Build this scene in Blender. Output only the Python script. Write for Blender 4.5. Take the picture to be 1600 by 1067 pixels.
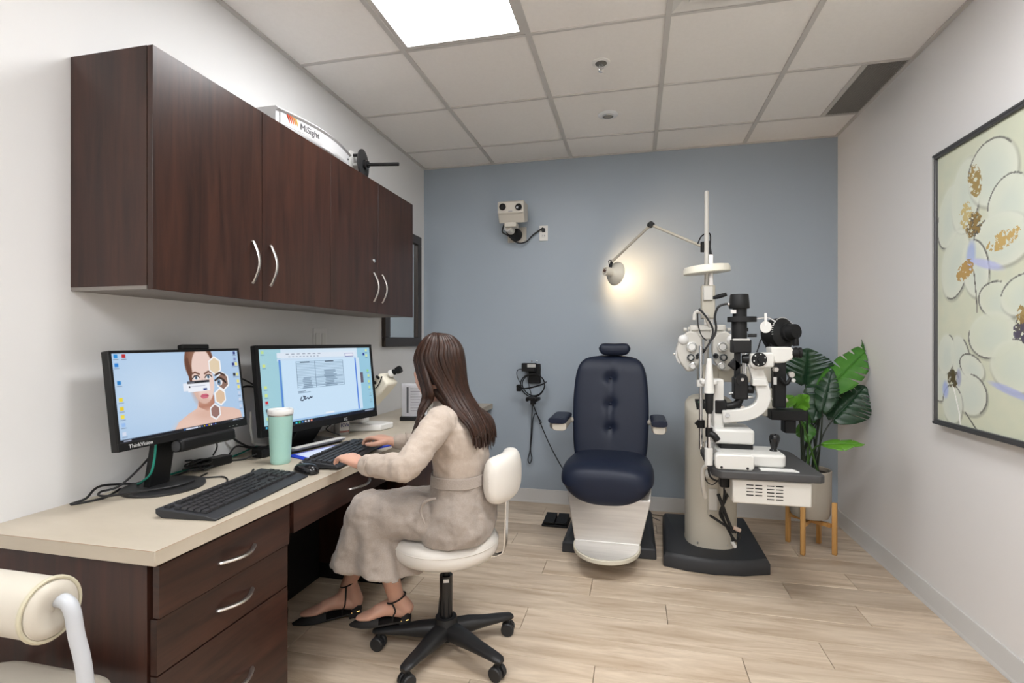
import bpy, bmesh, math, random
import numpy as np
from mathutils import Vector, Matrix
random.seed(7); np.random.seed(7)
for o in list(bpy.data.objects): bpy.data.objects.remove(o)
SC = bpy.context.scene
COL = SC.collection
# ---------------------------------------------------------------- camera
F, YAW, CX, HZ = 791.7, .2238, 811.2, 1.232          # focal length and principal point in pixels of the 1600x1067 frame
cam = bpy.data.cameras.new('camera'); camo = bpy.data.objects.new('camera', cam); COL.objects.link(camo)
cam.sensor_width = 36; cam.lens = F/1600*36; cam.shift_x = -(CX-800)/1600; cam.clip_start = .02
camo.location = (0, 0, HZ); camo.rotation_euler = (math.pi/2, 0, YAW); SC.camera = camo
# ---------------------------------------------------------------- world, exposure, ceiling light strength
w = bpy.data.worlds.new('world'); SC.world = w; w.use_nodes = True
w.node_tree.nodes['Background'].inputs[0].default_value = (.9, .93, 1, 1); w.node_tree.nodes['Background'].inputs[1].default_value = .3
PANEL_FILL, PANEL_FRONT = 24, 15.5                                          # radiance of the added fill panels and of the troffer in view
SC.view_settings.view_transform = 'Standard'; SC.view_settings.look = 'None'
SC.view_settings.exposure = 0.63; SC.view_settings.gamma = 1; SC.view_settings.use_curve_mapping = False
# ---------------------------------------------------------------- room measures (metres)
XL, XR, YB, YF, ZC = -1.660, 1.342, 3.825, -1.9, 2.619

def ray(u, v):
    s, c = math.sin(YAW), math.cos(YAW); a = (u-CX)/F
    return Vector((-s+c*a, c+s*a, (533.5-v)/F))
def at(u, v, y):            # the point at distance y into the room that the photograph shows at (u, v)
    d = ray(u, v); return Vector((0, 0, HZ))+d*(y/d.y)
def atz(u, v, z):
    d = ray(u, v); return Vector((0, 0, HZ))+d*((z-HZ)/d.z)
def atx(u, v, x):
    d = ray(u, v); return Vector((0, 0, HZ))+d*(x/d.x)

# ---------------------------------------------------------------- materials
def lin(c): return tuple(((x/12.92) if x <= .04045 else ((x+.055)/1.055)**2.4) for x in c)
def hexc(h): return lin(tuple(int(h[i:i+2], 16)/255 for i in (0, 2, 4)))
MATS = {}
def mat(name, col, rough=.5, metal=0, coat=0, noise=None, bump=None, emit=None, trans=0, spec=.5, sheen=0, ior=1.45):
    """noise=(scale xyz, other colour, amount), bump=(scale, strength)"""
    if name in MATS: return MATS[name]
    m = bpy.data.materials.new(name); m.use_nodes = True; nt = m.node_tree; b = nt.nodes['Principled BSDF']
    if isinstance(col, str): col = hexc(col)
    b.inputs['Base Color'].default_value = (*col, 1); b.inputs['Roughness'].default_value = rough
    b.inputs['Metallic'].default_value = metal; b.inputs['Coat Weight'].default_value = coat; b.inputs['Coat Roughness'].default_value = .12
    b.inputs['Transmission Weight'].default_value = trans; b.inputs['Specular IOR Level'].default_value = spec; b.inputs['IOR'].default_value = ior
    if sheen: b.inputs['Sheen Weight'].default_value = sheen; b.inputs['Sheen Roughness'].default_value = .5
    if emit: b.inputs['Emission Color'].default_value = (*emit[0], 1); b.inputs['Emission Strength'].default_value = emit[1]
    if noise or bump:
        tc = nt.nodes.new('ShaderNodeTexCoord')
    if noise:
        sc, c2, amt = noise
        if isinstance(c2, str): c2 = hexc(c2)
        mp = nt.nodes.new('ShaderNodeMapping'); mp.inputs['Scale'].default_value = sc
        nz = nt.nodes.new('ShaderNodeTexNoise'); nz.inputs['Scale'].default_value = 1; nz.inputs['Detail'].default_value = 6; nz.inputs['Roughness'].default_value = .62
        rp = nt.nodes.new('ShaderNodeValToRGB'); rp.color_ramp.elements[0].position = .35; rp.color_ramp.elements[1].position = .68
        a, bb = rp.color_ramp.elements; a.color = (*col, 1); bb.color = (*[x*(1-amt)+y*amt for x, y in zip(col, c2)], 1)
        nt.links.new(tc.outputs['Object'], mp.inputs[0]); nt.links.new(mp.outputs[0], nz.inputs['Vector'])
        nt.links.new(nz.outputs[0], rp.inputs[0]); nt.links.new(rp.outputs[0], b.inputs['Base Color'])
    if bump:
        n2 = nt.nodes.new('ShaderNodeTexNoise'); n2.inputs['Scale'].default_value = bump[0]; n2.inputs['Detail'].default_value = 4
        bp = nt.nodes.new('ShaderNodeBump'); bp.inputs['Strength'].default_value = bump[1]; bp.inputs['Distance'].default_value = .002
        nt.links.new(tc.outputs['Object'], n2.inputs['Vector']); nt.links.new(n2.outputs[0], bp.inputs['Height']); nt.links.new(bp.outputs[0], b.inputs['Normal'])
    MATS[name] = m; return m
def wood_mat(name, dark, light, rough, scale, rnd=0, coat=0):
    """grain stretched by the scale vector, tone shifted from board to board by rnd"""
    m = bpy.data.materials.new(name); m.use_nodes = True; nt = m.node_tree; b = nt.nodes['Principled BSDF']; L = nt.links.new; N = nt.nodes.new
    b.inputs['Roughness'].default_value = rough; b.inputs['Specular IOR Level'].default_value = .38
    tc = N('ShaderNodeTexCoord'); oi = N('ShaderNodeObjectInfo'); mp = N('ShaderNodeMapping'); mp.inputs['Scale'].default_value = scale
    ad = N('ShaderNodeVectorMath'); ad.operation = 'ADD'; ml = N('ShaderNodeVectorMath'); ml.operation = 'SCALE'; ml.inputs['Scale'].default_value = 37
    L(oi.outputs['Random'], ml.inputs[0]); L(tc.outputs['Object'], ad.inputs[0]); L(ml.outputs[0], ad.inputs[1]); L(ad.outputs[0], mp.inputs[0])
    nz = N('ShaderNodeTexNoise'); nz.inputs['Scale'].default_value = 1; nz.inputs['Detail'].default_value = 8; nz.inputs['Roughness'].default_value = .65; nz.inputs['Distortion'].default_value = .6
    L(mp.outputs[0], nz.inputs['Vector'])
    rp = N('ShaderNodeValToRGB'); e = rp.color_ramp.elements; e[0].position = .32; e[1].position = .7
    e[0].color = (*hexc(dark), 1); e[1].color = (*hexc(light), 1); L(nz.outputs[0], rp.inputs[0])
    if rnd:
        hs = N('ShaderNodeHueSaturation'); mr = N('ShaderNodeMapRange'); mr.inputs[3].default_value = 1-rnd; mr.inputs[4].default_value = 1+rnd
        L(oi.outputs['Random'], mr.inputs[0]); L(mr.outputs[0], hs.inputs['Value']); L(rp.outputs[0], hs.inputs['Color']); L(hs.outputs[0], b.inputs['Base Color'])
    else: L(rp.outputs[0], b.inputs['Base Color'])
    MATS[name] = m; return m
def paint_mat(name, emit=0, rough=.5):
    """colour from the mesh's printed colour attribute"""
    m = bpy.data.materials.new(name); m.use_nodes = True; nt = m.node_tree; b = nt.nodes['Principled BSDF']
    a = nt.nodes.new('ShaderNodeAttribute'); a.attribute_name = 'print'; b.inputs['Roughness'].default_value = rough
    if emit:
        b.inputs['Base Color'].default_value = (.01, .01, .01, 1); nt.links.new(a.outputs['Color'], b.inputs['Emission Color']); b.inputs['Emission Strength'].default_value = emit
    else: nt.links.new(a.outputs['Color'], b.inputs['Base Color'])
    MATS[name] = m; return m

# ---------------------------------------------------------------- objects
ORG = {}
def tag(o, label=None, cat=None, group=None, kind=None):
    if label: o['label'] = label
    if cat: o['category'] = cat
    if group: o['group'] = group
    if kind: o['kind'] = kind
    return o
def thing(name, loc, label, cat, group=None):
    o = bpy.data.objects.new(name, None); COL.objects.link(o); o.location = loc; o.empty_display_size = .05
    ORG[o.name] = Vector(loc); return tag(o, label, cat, group)
def link(name, me, m, parent=None, org=None):
    o = bpy.data.objects.new(name, me); COL.objects.link(o)
    if m is not None: me.materials.append(m)
    if parent is not None:
        o.parent = parent; ORG[o.name] = ORG[parent.name]
    else:
        ORG[o.name] = Vector(org) if org is not None else Vector((0, 0, 0)); o.location = ORG[o.name]
    return o
class MB:
    def __init__(s, M=None): s.v = []; s.f = []; s.M = M or Matrix()
    def add(s, vs, fs):
        n = len(s.v); s.v += [s.M @ Vector(p) for p in vs]; s.f += [tuple(i+n for i in f) for f in fs]; return s
    def box(s, c, d, R=None):
        x, y, z = d[0]/2, d[1]/2, d[2]/2
        vs = [Vector(p) for p in ((-x, -y, -z), (x, -y, -z), (x, y, -z), (-x, y, -z), (-x, -y, z), (x, -y, z), (x, y, z), (-x, y, z))]
        if R is not None: vs = [R @ p for p in vs]
        return s.add([p+Vector(c) for p in vs], [(3, 2, 1, 0), (4, 5, 6, 7), (0, 1, 5, 4), (1, 2, 6, 5), (2, 3, 7, 6), (3, 0, 4, 7)])
    def bx(s, x0, x1, y0, y1, z0, z1): return s.box(((x0+x1)/2, (y0+y1)/2, (z0+z1)/2), (x1-x0, y1-y0, z1-z0))
    def loft(s, rings, cap=True, closed=False):
        n = len(rings[0]); vs = [p for r in rings for p in r]; fs = []
        m = len(rings)
        for i in range(m if closed else m-1):
            j = (i+1) % m
            for k in range(n): fs.append((i*n+k, i*n+(k+1) % n, j*n+(k+1) % n, j*n+k))
        if cap and not closed: fs += [tuple(reversed(range(n))), tuple((m-1)*n+k for k in range(n))]
        return s.add(vs, fs)
    def cyl(s, p0, p1, r0, r1=None, n=20, cap=True):
        p0, p1 = Vector(p0), Vector(p1); r1 = r0 if r1 is None else r1
        a, b = frame((p1-p0).normalized())
        ring = lambda p, r: [p+a*(r*math.cos(t))+b*(r*math.sin(t)) for t in [2*math.pi*k/n for k in range(n)]]
        return s.loft([ring(p0, r0), ring(p1, r1)], cap)
    def lathe(s, prof, c=(0, 0, 0), ax=(0, 0, 1), n=28, cap=True):
        ax = Vector(ax).normalized(); a, b = frame(ax); c = Vector(c)
        return s.loft([[c+ax*h+a*(r*math.cos(t))+b*(r*math.sin(t)) for t in [2*math.pi*k/n for k in range(n)]] for r, h in prof], cap)
    def tube(s, pts, r, n=8, sub=6, cap=True, flat=1):
        P = spline(pts, sub) if sub > 1 and len(pts) > 2 else [Vector(p) for p in pts]
        m = len(P); up = None; rings = []
        for i, p in enumerate(P):
            t = (P[min(i+1, m-1)]-P[max(i-1, 0)])
            if t.length < 1e-9: t = Vector((0, 0, 1))
            t.normalize()
            if up is None: a, b = frame(t)
            else:
                a = up-t*up.dot(t)
                if a.length < 1e-6: a, _ = frame(t)
                a.normalize(); b = t.cross(a)
            up = a
            rr = r if not isinstance(r, (list, tuple)) else interp(r, i/(m-1))
            rings.append([p+a*(rr*math.cos(q))+b*(rr*flat*math.sin(q)) for q in [2*math.pi*k/n for k in range(n)]])
        return s.loft(rings, cap)
    def ell(s, c, r, R=None, nu=20, nv=12):
        c = Vector(c); rings = []
        for i in range(nv+1):
            ph = -math.pi/2+math.pi*i/nv; ph = max(min(ph, math.pi/2-.02), -math.pi/2+.02)
            ring = [Vector((r[0]*math.cos(ph)*math.cos(t), r[1]*math.cos(ph)*math.sin(t), r[2]*math.sin(ph))) for t in [2*math.pi*k/nu for k in range(nu)]]
            rings.append([c+(R @ p if R is not None else p) for p in ring])
        return s.loft(rings)
    def prism(s, pts, a, b, axis='z'):
        f = {'z': lambda p, h: (p[0], p[1], h), 'y': lambda p, h: (p[0], h, p[1]), 'x': lambda p, h: (h, p[0], p[1])}[axis]
        return s.loft([[Vector(f(p, a)) for p in pts], [Vector(f(p, b)) for p in pts]])
    def build(s, name, m, parent=None, smooth=True, bevel=0, seg=2, kind=None, org=None, sub=0, ang=40, label=None):
        me = bpy.data.meshes.new(name); og = ORG[parent.name] if parent is not None else Vector(org or (0, 0, 0))
        me.from_pydata([tuple(p-og) for p in s.v], [], s.f); me.update()
        bm = bmesh.new(); bm.from_mesh(me); bmesh.ops.recalc_face_normals(bm, faces=bm.faces); bm.to_mesh(me); bm.free()
        if smooth:
            me.polygons.foreach_set('use_smooth', [True]*len(me.polygons)); me.set_sharp_from_angle(angle=math.radians(ang))
        o = link(name, me, m, parent, org)
        if bevel:
            md = o.modifiers.new('bevel', 'BEVEL'); md.width = bevel; md.segments = seg; md.limit_method = 'ANGLE'; md.angle_limit = math.radians(35); md.harden_normals = False
        if sub: md = o.modifiers.new('subdivision', 'SUBSURF'); md.levels = sub; md.render_levels = sub
        return tag(o, label, kind=kind)
def frame(t):
    t = Vector(t); u = Vector((0, 0, 1)) if abs(t.z) < .9 else Vector((1, 0, 0))
    a = u.cross(t).normalized(); return a, t.cross(a)
def interp(r, t):
    x = t*(len(r)-1); i = min(int(x), len(r)-2); return r[i]+(r[i+1]-r[i])*(x-i)
def spline(pts, sub):
    P = [Vector(p) for p in pts]; out = []
    for i in range(len(P)-1):
        p0, p1, p2, p3 = P[max(i-1, 0)], P[i], P[i+1], P[min(i+2, len(P)-1)]
        for k in range(sub):
            t = k/sub; out.append(.5*((2*p1)+(p2-p0)*t+(2*p0-5*p1+4*p2-p3)*t*t+(3*p1-p0-3*p2+p3)*t**3))
    out.append(P[-1]); return out
def rrect(x0, x1, y0, y1, r, n=5):
    out = []
    for cx, cy, a in ((x1-r, y1-r, 0), (x0+r, y1-r, 90), (x0+r, y0+r, 180), (x1-r, y0+r, 270)):
        for k in range(n+1):
            t = math.radians(a+90*k/n); out.append((cx+r*math.cos(t), cy+r*math.sin(t)))
    return out
def sring(c, rx, ry, n=28, e=2.0, ax=(1, 0, 0), ay=(0, 1, 0)):
    c, ax, ay = Vector(c), Vector(ax), Vector(ay); out = []
    for k in range(n):
        t = 2*math.pi*k/n; C, S = math.cos(t), math.sin(t)
        out.append(c+ax*(rx*math.copysign(abs(C)**(2/e), C))+ay*(ry*math.copysign(abs(S)**(2/e), S)))
    return out
def Rz(a): return Matrix.Rotation(a, 4, 'Z')
def text(name, s, size, M, m, parent, ext=.0004):
    cu = bpy.data.curves.new(name, 'FONT'); cu.body = s; cu.size = size; cu.extrude = ext; cu.align_x = 'CENTER'; cu.align_y = 'CENTER'; cu.resolution_u = 3
    t = bpy.data.objects.new(name, cu); COL.objects.link(t); bpy.context.view_layer.update()
    me = bpy.data.meshes.new_from_object(t.evaluated_get(bpy.context.evaluated_depsgraph_get())); bpy.data.objects.remove(t)
    me.materials.clear(); me.transform(Matrix.Translation(-ORG[parent.name]) @ M); return link(name, me, m, parent)
def basis(o, x, y):       # matrix whose local x, y lie along the given directions at o
    x = Vector(x).normalized(); y = Vector(y).normalized(); z = x.cross(y)
    M = Matrix.Identity(4)
    for i, a in enumerate((x, y, z)): M[0][i], M[1][i], M[2][i] = a
    M.translation = Vector(o); return M
def printed(name, img, O, X, Y, m, parent):
    """flat print: one small quad for each cell of img (rows from the top), spanning O, O+X, O+Y"""
    H, W, _ = img.shape; og = ORG[parent.name]; O, X, Y = Vector(O)-og, Vector(X), Vector(Y)
    jj, ii = np.meshgrid(np.arange(W+1)/W, np.arange(H+1)/H)
    co = np.array(O)[None, None]+jj[..., None]*np.array(X)+ii[..., None]*np.array(Y)
    idx = np.arange((H+1)*(W+1)).reshape(H+1, W+1)
    fc = np.stack([idx[:-1, :-1], idx[:-1, 1:], idx[1:, 1:], idx[1:, :-1]], -1).reshape(-1, 4)
    me = bpy.data.meshes.new(name); me.from_pydata(co.reshape(-1, 3).tolist(), [], fc.tolist())
    a = me.color_attributes.new('print', 'FLOAT_COLOR', 'CORNER')
    c = img[::-1].reshape(-1, 3); c = np.where(c <= .04045, c/12.92, ((c+.055)/1.055)**2.4)
    c = np.concatenate([c, np.ones((len(c), 1))], 1); a.data.foreach_set('color', np.repeat(c, 4, 0).astype(np.float32).ravel())
    return link(name, me, m, parent)
class Canvas:              # coordinates 0..1, y down
    def __init__(s, W, H, col): s.W, s.H = W, H; s.a = np.ones((H, W, 3))*np.array(col); s.x, s.y = np.meshgrid((np.arange(W)+.5)/W, (np.arange(H)+.5)/H)
    def put(s, m, col, al=1): m = np.clip(m*al, 0, 1)[..., None]; s.a = s.a*(1-m)+np.array(col)*m
    def rect(s, x0, y0, x1, y1, col, al=1): s.put(np.clip((np.minimum(s.x+.5/s.W, x1)-np.maximum(s.x-.5/s.W, x0))*s.W, 0, 1)*np.clip((np.minimum(s.y+.5/s.H, y1)-np.maximum(s.y-.5/s.H, y0))*s.H, 0, 1), col, al)
    def ell(s, cx, cy, rx, ry, col, al=1, rot=0, soft=.06, asp=1):
        dx, dy = (s.x-cx)*asp, s.y-cy; c, n = math.cos(rot), math.sin(rot); d = np.hypot((dx*c+dy*n)/rx, (-dx*n+dy*c)/ry); s.put(np.clip((1-d)/soft+.5, 0, 1), col, al)
    def poly(s, pts, col, al=1):
        ins = np.zeros_like(s.x, bool); n = len(pts)
        for i in range(n):
            (x0, y0), (x1, y1) = pts[i], pts[(i+1) % n]
            if y0 == y1: continue
            ins ^= ((y0 > s.y) != (y1 > s.y)) & (s.x < (x1-x0)*(s.y-y0)/(y1-y0)+x0)
        s.put(ins.astype(float), col, al)
    def line(s, pts, wd, col, al=1, asp=1):
        for (x0, y0), (x1, y1) in zip(pts[:-1], pts[1:]):
            px, py = (s.x-x0)*asp, s.y-y0; ex, ey = (x1-x0)*asp, y1-y0; L = ex*ex+ey*ey+1e-12
            t = np.clip((px*ex+py*ey)/L, 0, 1); d = np.hypot(px-t*ex, py-t*ey); s.put(np.clip((wd-d)/(.35*wd)+.5, 0, 1), col, al)
# shared plain materials
M_black = mat('black plastic', (.006, .006, .0065), .45, spec=.35)
M_blackm = mat('black matte metal', (.009, .009, .0095), .55, spec=.35)
M_gloss = mat('gloss black', (.01, .01, .011), .12)
M_cable = mat('cable rubber', (.009, .009, .010), .5)
M_white = mat('white plastic', (.70, .69, .665), .4)
M_cream = mat('cream enamel', (.56, .525, .46), .42)
M_chrome = mat('chrome', (.72, .72, .72), .18, 1)
M_nickel = mat('brushed nickel', (.62, .60, .57), .3, 1)
M_screw = mat('steel screw', (.45, .45, .45), .35, 1)
M_grey = mat('charcoal laminate', (.05, .05, .053), .5)
# ================================================================ setting
M_wall = mat('white wall paint', (.71, .705, .70), .55, bump=(180, .03))
M_wallr = mat('pale grey wall paint', (.76, .745, .74), .55, bump=(180, .03))
M_blue = mat('grey blue wall paint', (.335, .388, .445), .42, bump=(180, .03))
M_base = mat('baseboard vinyl', (.56, .545, .525), .45)
M_tile = mat('mineral fibre tile', (.87, .845, .82), .9, bump=(240, .15), noise=((60, 60, 60), (.82, .795, .77), .5))
M_tbar = mat('painted grid bar', (.56, .54, .52), .45)
M_plank = wood_mat('oak laminate', 'ad9881', 'dac9b4', .42, (2.2, 17, 4), .10)
M_dark = wood_mat('dark walnut laminate', '241613', '42281f', .3, (26, 26, 1.9), .05)
M_darkh = wood_mat('dark walnut laminate across', '241613', '42281f', .3, (16, 1.9, 26), .05)
M_top = mat('maple laminate', (.49, .43, .345), .4, noise=((4, 11, 11), (.41, .355, .275), .55))

def struct(name, mb, m, **k): return tag(mb.build(name, m, **k), kind='structure')
struct('wall_left', MB().bx(XL-.1, XL, YF-.1, YB+.1, 0, ZC+.12), M_wall, smooth=False)
struct('wall_right', MB().bx(XR, XR+.1, YF-.1, YB+.1, 0, ZC+.12), M_wallr, smooth=False)
struct('wall_back', MB().bx(XL, XR, YB, YB+.1, 0, ZC+.12), M_blue, smooth=False)
struct('wall_front', MB().bx(XL, XR, YF-.1, YF, 0, ZC+.12), M_wall, smooth=False)
# baseboards with a small quarter-round foot
def board(name, prof, a, b, axis):
    mb = MB(); f = (lambda p, h: (h, p[0], p[1])) if axis == 'x' else (lambda p, h: (p[0], h, p[1]))
    mb.loft([[Vector(f(p, a)) for p in prof], [Vector(f(p, b)) for p in prof]]); struct(name, mb, M_base)
pf = lambda s, o: [(o, .0), (o+s*.016, 0), (o+s*.0155, .006), (o+s*.011, .0125), (o+s*.009, .016), (o+s*.009, .094), (o+s*.006, .1), (o, .1)]
board('baseboard_back', pf(-1, YB), XL, XR, 'x'); board('baseboard_right', pf(-1, XR), YF, YB-.017, 'y'); board('baseboard_left', pf(1, XL), YF, YB-.017, 'y')
# floor: a sub-floor and laminate boards running across the room
fl = struct('floor', MB().bx(XL-.1, XR+.1, YF-.1, YB+.1, -.1, -.010), mat('floor underlay', (.10, .075, .05), .8), smooth=False)
PW, PL = .177, 1.215
joints = {0: .408, 1: .735, 2: .142, 3: 1.003, 4: .735, 5: 1.085}
row = math.floor((YF-1.943)/PW)
cache = {}
while 1.943+row*PW < YB:
    y0 = max(1.943+row*PW, YF); y1 = min(1.943+(row+1)*PW, YB)
    j = joints.get(row, (row*.437+.29) % PL); x = j
    while x > XL: x -= PL
    while x < XR:
        a, b = max(x, XL), min(x+PL, XR)
        if b-a > .01:
            key = (round(b-a, 3), round(y1-y0, 3))
            if key not in cache:
                hx, hy = (b-a)/2-.0011, (y1-y0)/2-.0011; c = .0012
                mb = MB(); mb.loft([[Vector((sx*(hx-d), sy*(hy-d), z)) for sx, sy in ((-1, -1), (1, -1), (1, 1), (-1, 1))] for d, z in ((0, -.009), (0, -c), (c, 0))])
                me = bpy.data.meshes.new('plank'); me.from_pydata([tuple(p) for p in mb.v], [], mb.f); me.materials.append(M_plank); cache[key] = me
            o = bpy.data.objects.new('plank', cache[key]); COL.objects.link(o); o.parent = fl; o.location = ((a+b)/2, (y0+y1)/2, 0)
        x += PL
    row += 1
# ceiling: slab above, grid of bars, tiles laid in
ce = struct('ceiling', MB().bx(XL-.1, XR+.1, YF-.1, YB+.1, ZC+.12, ZC+.2), mat('ceiling void', (.03, .03, .03), .9), smooth=False)
T, C1, RA = .6096, -1.0779, 3.4674
xs = [XL]+[C1+T*k for k in range(4)]+[XR]
ys = [YB]; k = 0
while RA-T*k > YF: ys.append(RA-T*k); k += 1
ys.append(YF)
for x in xs[1:-1]:
    mb = MB().bx(x-.012, x+.012, YF, YB, ZC, ZC+.012).bx(x-.002, x+.002, YF, YB, ZC+.012, ZC+.04); mb.build('grid_bar', M_tbar, ce, smooth=False)
PANELS = {(1, 3): 1, (3, 4): 1, (1, 7): 1, (3, 8): 1}             # lit troffers, last three added as unseen fill: (column, nearest-to-back row): rows long
cov = {(c, r+d) for (c, r), n in PANELS.items() for d in range(n)}
for r in range(len(ys)-1):
    y1, y0 = ys[r], ys[r+1]
    for c in range(5):
        x0, x1 = xs[c], xs[c+1]
        if r > 0 and not ((c, r) in cov and (c, r-1) in cov): MB().bx(x0+.012*(c > 0), x1-.012*(c < 4), y1-.0075, y1+.0075, ZC+.001, ZC+.011).build('grid_bar', M_tbar, ce, smooth=False)
        if (c, r) in cov or (c, r) == (3, 3): continue
        xb = 1.128 if (c, r) == (4, 1) else x1
        MB().bx(x0+.003, xb-.003, y0+.003, y1-.003, ZC+.007, ZC+.02).build('ceiling_tile', M_tile, ce, smooth=False)
for nm, mb in (('wall_angle', MB().bx(XL, XL+.021, YF, YB, ZC-.002, ZC+.006)), ('wall_angle', MB().bx(XR-.021, XR, YF, YB, ZC-.002, ZC+.006)), ('wall_angle', MB().bx(XL+.021, XR-.021, YB-.012, YB, ZC-.002, ZC+.006))):
    mb.build(nm, M_tbar, ce, smooth=False)
# the lit ceiling troffer in view and three unseen ones added for brightness
M_fill_panel = mat('lit diffuser', (.9, .9, .9), .5, emit=((.97, .985, 1), PANEL_FILL)); M_panel2 = mat('dimmer lit diffuser', (.9, .9, .9), .5, emit=((.97, .985, 1), PANEL_FRONT))  # the brighter diffuser serves only the added fill panels
labs = {(1, 3): 'lit white ceiling light panel above the wall cupboards', (1, 7): 'added fill light panel behind the viewer on the desk side', (3, 8): 'added fill light panel behind the viewer on the painting side', (3, 4): 'added fill light panel overhead beside the air diffuser'}
for (c, r), n in PANELS.items():
    x0, x1, y1, y0 = xs[c], xs[c+1], ys[r], ys[r+n]
    t = thing('ceiling_or_fill_light', ((x0+x1)/2, (y0+y1)/2, ZC), labs[(c, r)], 'light', 'ceiling light panels')
    fr = MB()
    for a in ((x0+.012, x0+.034, y0+.01, y1-.01), (x1-.034, x1-.012, y0+.01, y1-.01), (x0+.034, x1-.034, y0+.01, y0+.034), (x0+.034, x1-.034, y1-.034, y1-.01)): fr.bx(*a, ZC+.002, ZC+.03)
    fr.build('frame', M_tbar, t, smooth=False); MB().bx(x0+.034, x1-.034, y0+.034, y1-.034, ZC+.012, ZC+.018).build('diffuser', M_panel2 if (c, r) == (1, 3) else M_fill_panel, t, smooth=False)
    MB().bx(x0+.014, x1-.014, y0+.012, y1-.012, ZC+.03, ZC+.09).build('housing', M_tbar, t, smooth=False)
# supply air diffuser in the next bay
x0, x1, y1, y0 = xs[3], xs[4], ys[3], ys[4]
t = thing('air_diffuser', ((x0+x1)/2, (y0+y1)/2, ZC), 'white square air diffuser in the ceiling cut by the top edge', 'vent')
M_dif = mat('white diffuser metal', (.62, .61, .59), .4)
for k, (ins, z) in enumerate(((.012, 0), (.075, -.004), (.14, -.006), (.2, -.006))):
    ww = .05; zo = ZC+.004+.006*k
    def rg(i, zz): return [Vector((sx, sy, zz)) for sx, sy in ((x0+i, y0+i), (x1-i, y0+i), (x1-i, y1-i), (x0+i, y1-i))]
    MB().loft([rg(ins, ZC+.002+z), rg(ins+ww, ZC+.03), rg(ins+ww, ZC+.034), rg(ins, ZC+.006+z)], closed=True).build('louvre', M_dif, t, smooth=False)
MB().bx(x0+.012, x1-.012, y0+.012, y1-.012, ZC+.06, ZC+.065).build('back_box', mat('diffuser back', (.4, .39, .38), .6), t, smooth=False)
# return-air grille by the right wall
t = thing('return_grille', (1.235, 3.16, ZC), 'dark grey egg-crate return air grille beside the right wall', 'vent')
M_gr = mat('grille grey', (.27, .262, .245), .5)
MB().bx(1.118, 1.142, ys[2]+.008, ys[1]-.008, ZC, ZC+.012).build('divider_bar', M_tbar, t, smooth=False)
MB().bx(1.142, XR-.02, ys[2]+.008, ys[1]-.008, ZC+.035, ZC+.04).build('back_plate', mat('grille dark', (.05, .05, .045), .8), t, smooth=False)
mb = MB(); y = ys[2]+.02
while y < ys[1]-.015: mb.bx(1.143, XR-.021, y-.0014, y+.0014, ZC+.004, ZC+.032); y += .0135
x = 1.15
while x < XR-.025: mb.bx(x-.0012, x+.0012, ys[2]+.009, ys[1]-.009, ZC+.006, ZC+.031); x += .0135
mb.build('louvre_grid', M_gr, t, smooth=False, kind='stuff')
# sprinkler and small round ceiling fitting
t = thing('fire_sprinkler', (-.163, 2.561, ZC+.007), 'small chrome fire sprinkler head with round cup in ceiling tile', 'sprinkler')
MB().lathe([(.022, 0), (.045, 0), (.045, -.003), (.036, -.007), (.022, -.004)], (-.163, 2.561, ZC+.007)).build('escutcheon', mat('white escutcheon', (.82, .81, .79), .4), t)
MB().lathe([(.03, -.001), (.029, -.006), (.02, -.008)], (-.163, 2.561, ZC+.007)).build('cup', mat('sprinkler cup', (.18, .17, .15), .4, .6), t)
mb = MB().cyl((-.163, 2.561, ZC), (-.163, 2.561, ZC-.03), .004, .004, 10)
for s in (-1, 1): mb.tube([(-.163+s*.006, 2.561, ZC), (-.163+s*.012, 2.561, ZC-.018), (-.163+s*.003, 2.561, ZC-.034)], .0022, 6)
mb.build('frame_arms', M_chrome, t); MB().lathe([(.004, -.034), (.013, -.035), (.013, -.038), (.003, -.039)], (-.163, 2.561, ZC)).build('deflector', M_chrome, t)
t = thing('ceiling_speaker', (-.159, 3.159, ZC+.007), 'small round white recessed fitting with grey centre in ceiling', 'ceiling fitting')
c = (-.159, 3.159, ZC+.007)
MB().lathe([(.03, 0), (.062, 0), (.062, -.003), (.055, -.007), (.036, -.008), (.033, -.003)], c, n=36).build('trim_ring', mat('pale trim', (.80, .82, .84), .4), t)
MB().lathe([(.034, -.002), (.034, -.012), (.03, -.013), (.029, -.004)], c).build('inner_ring', M_chrome, t); MB().lathe([(.029, -.003), (.026, -.009), (.004, -.011)], c).build('eye', mat('grey lens', (.25, .24, .22), .25), t)
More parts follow.
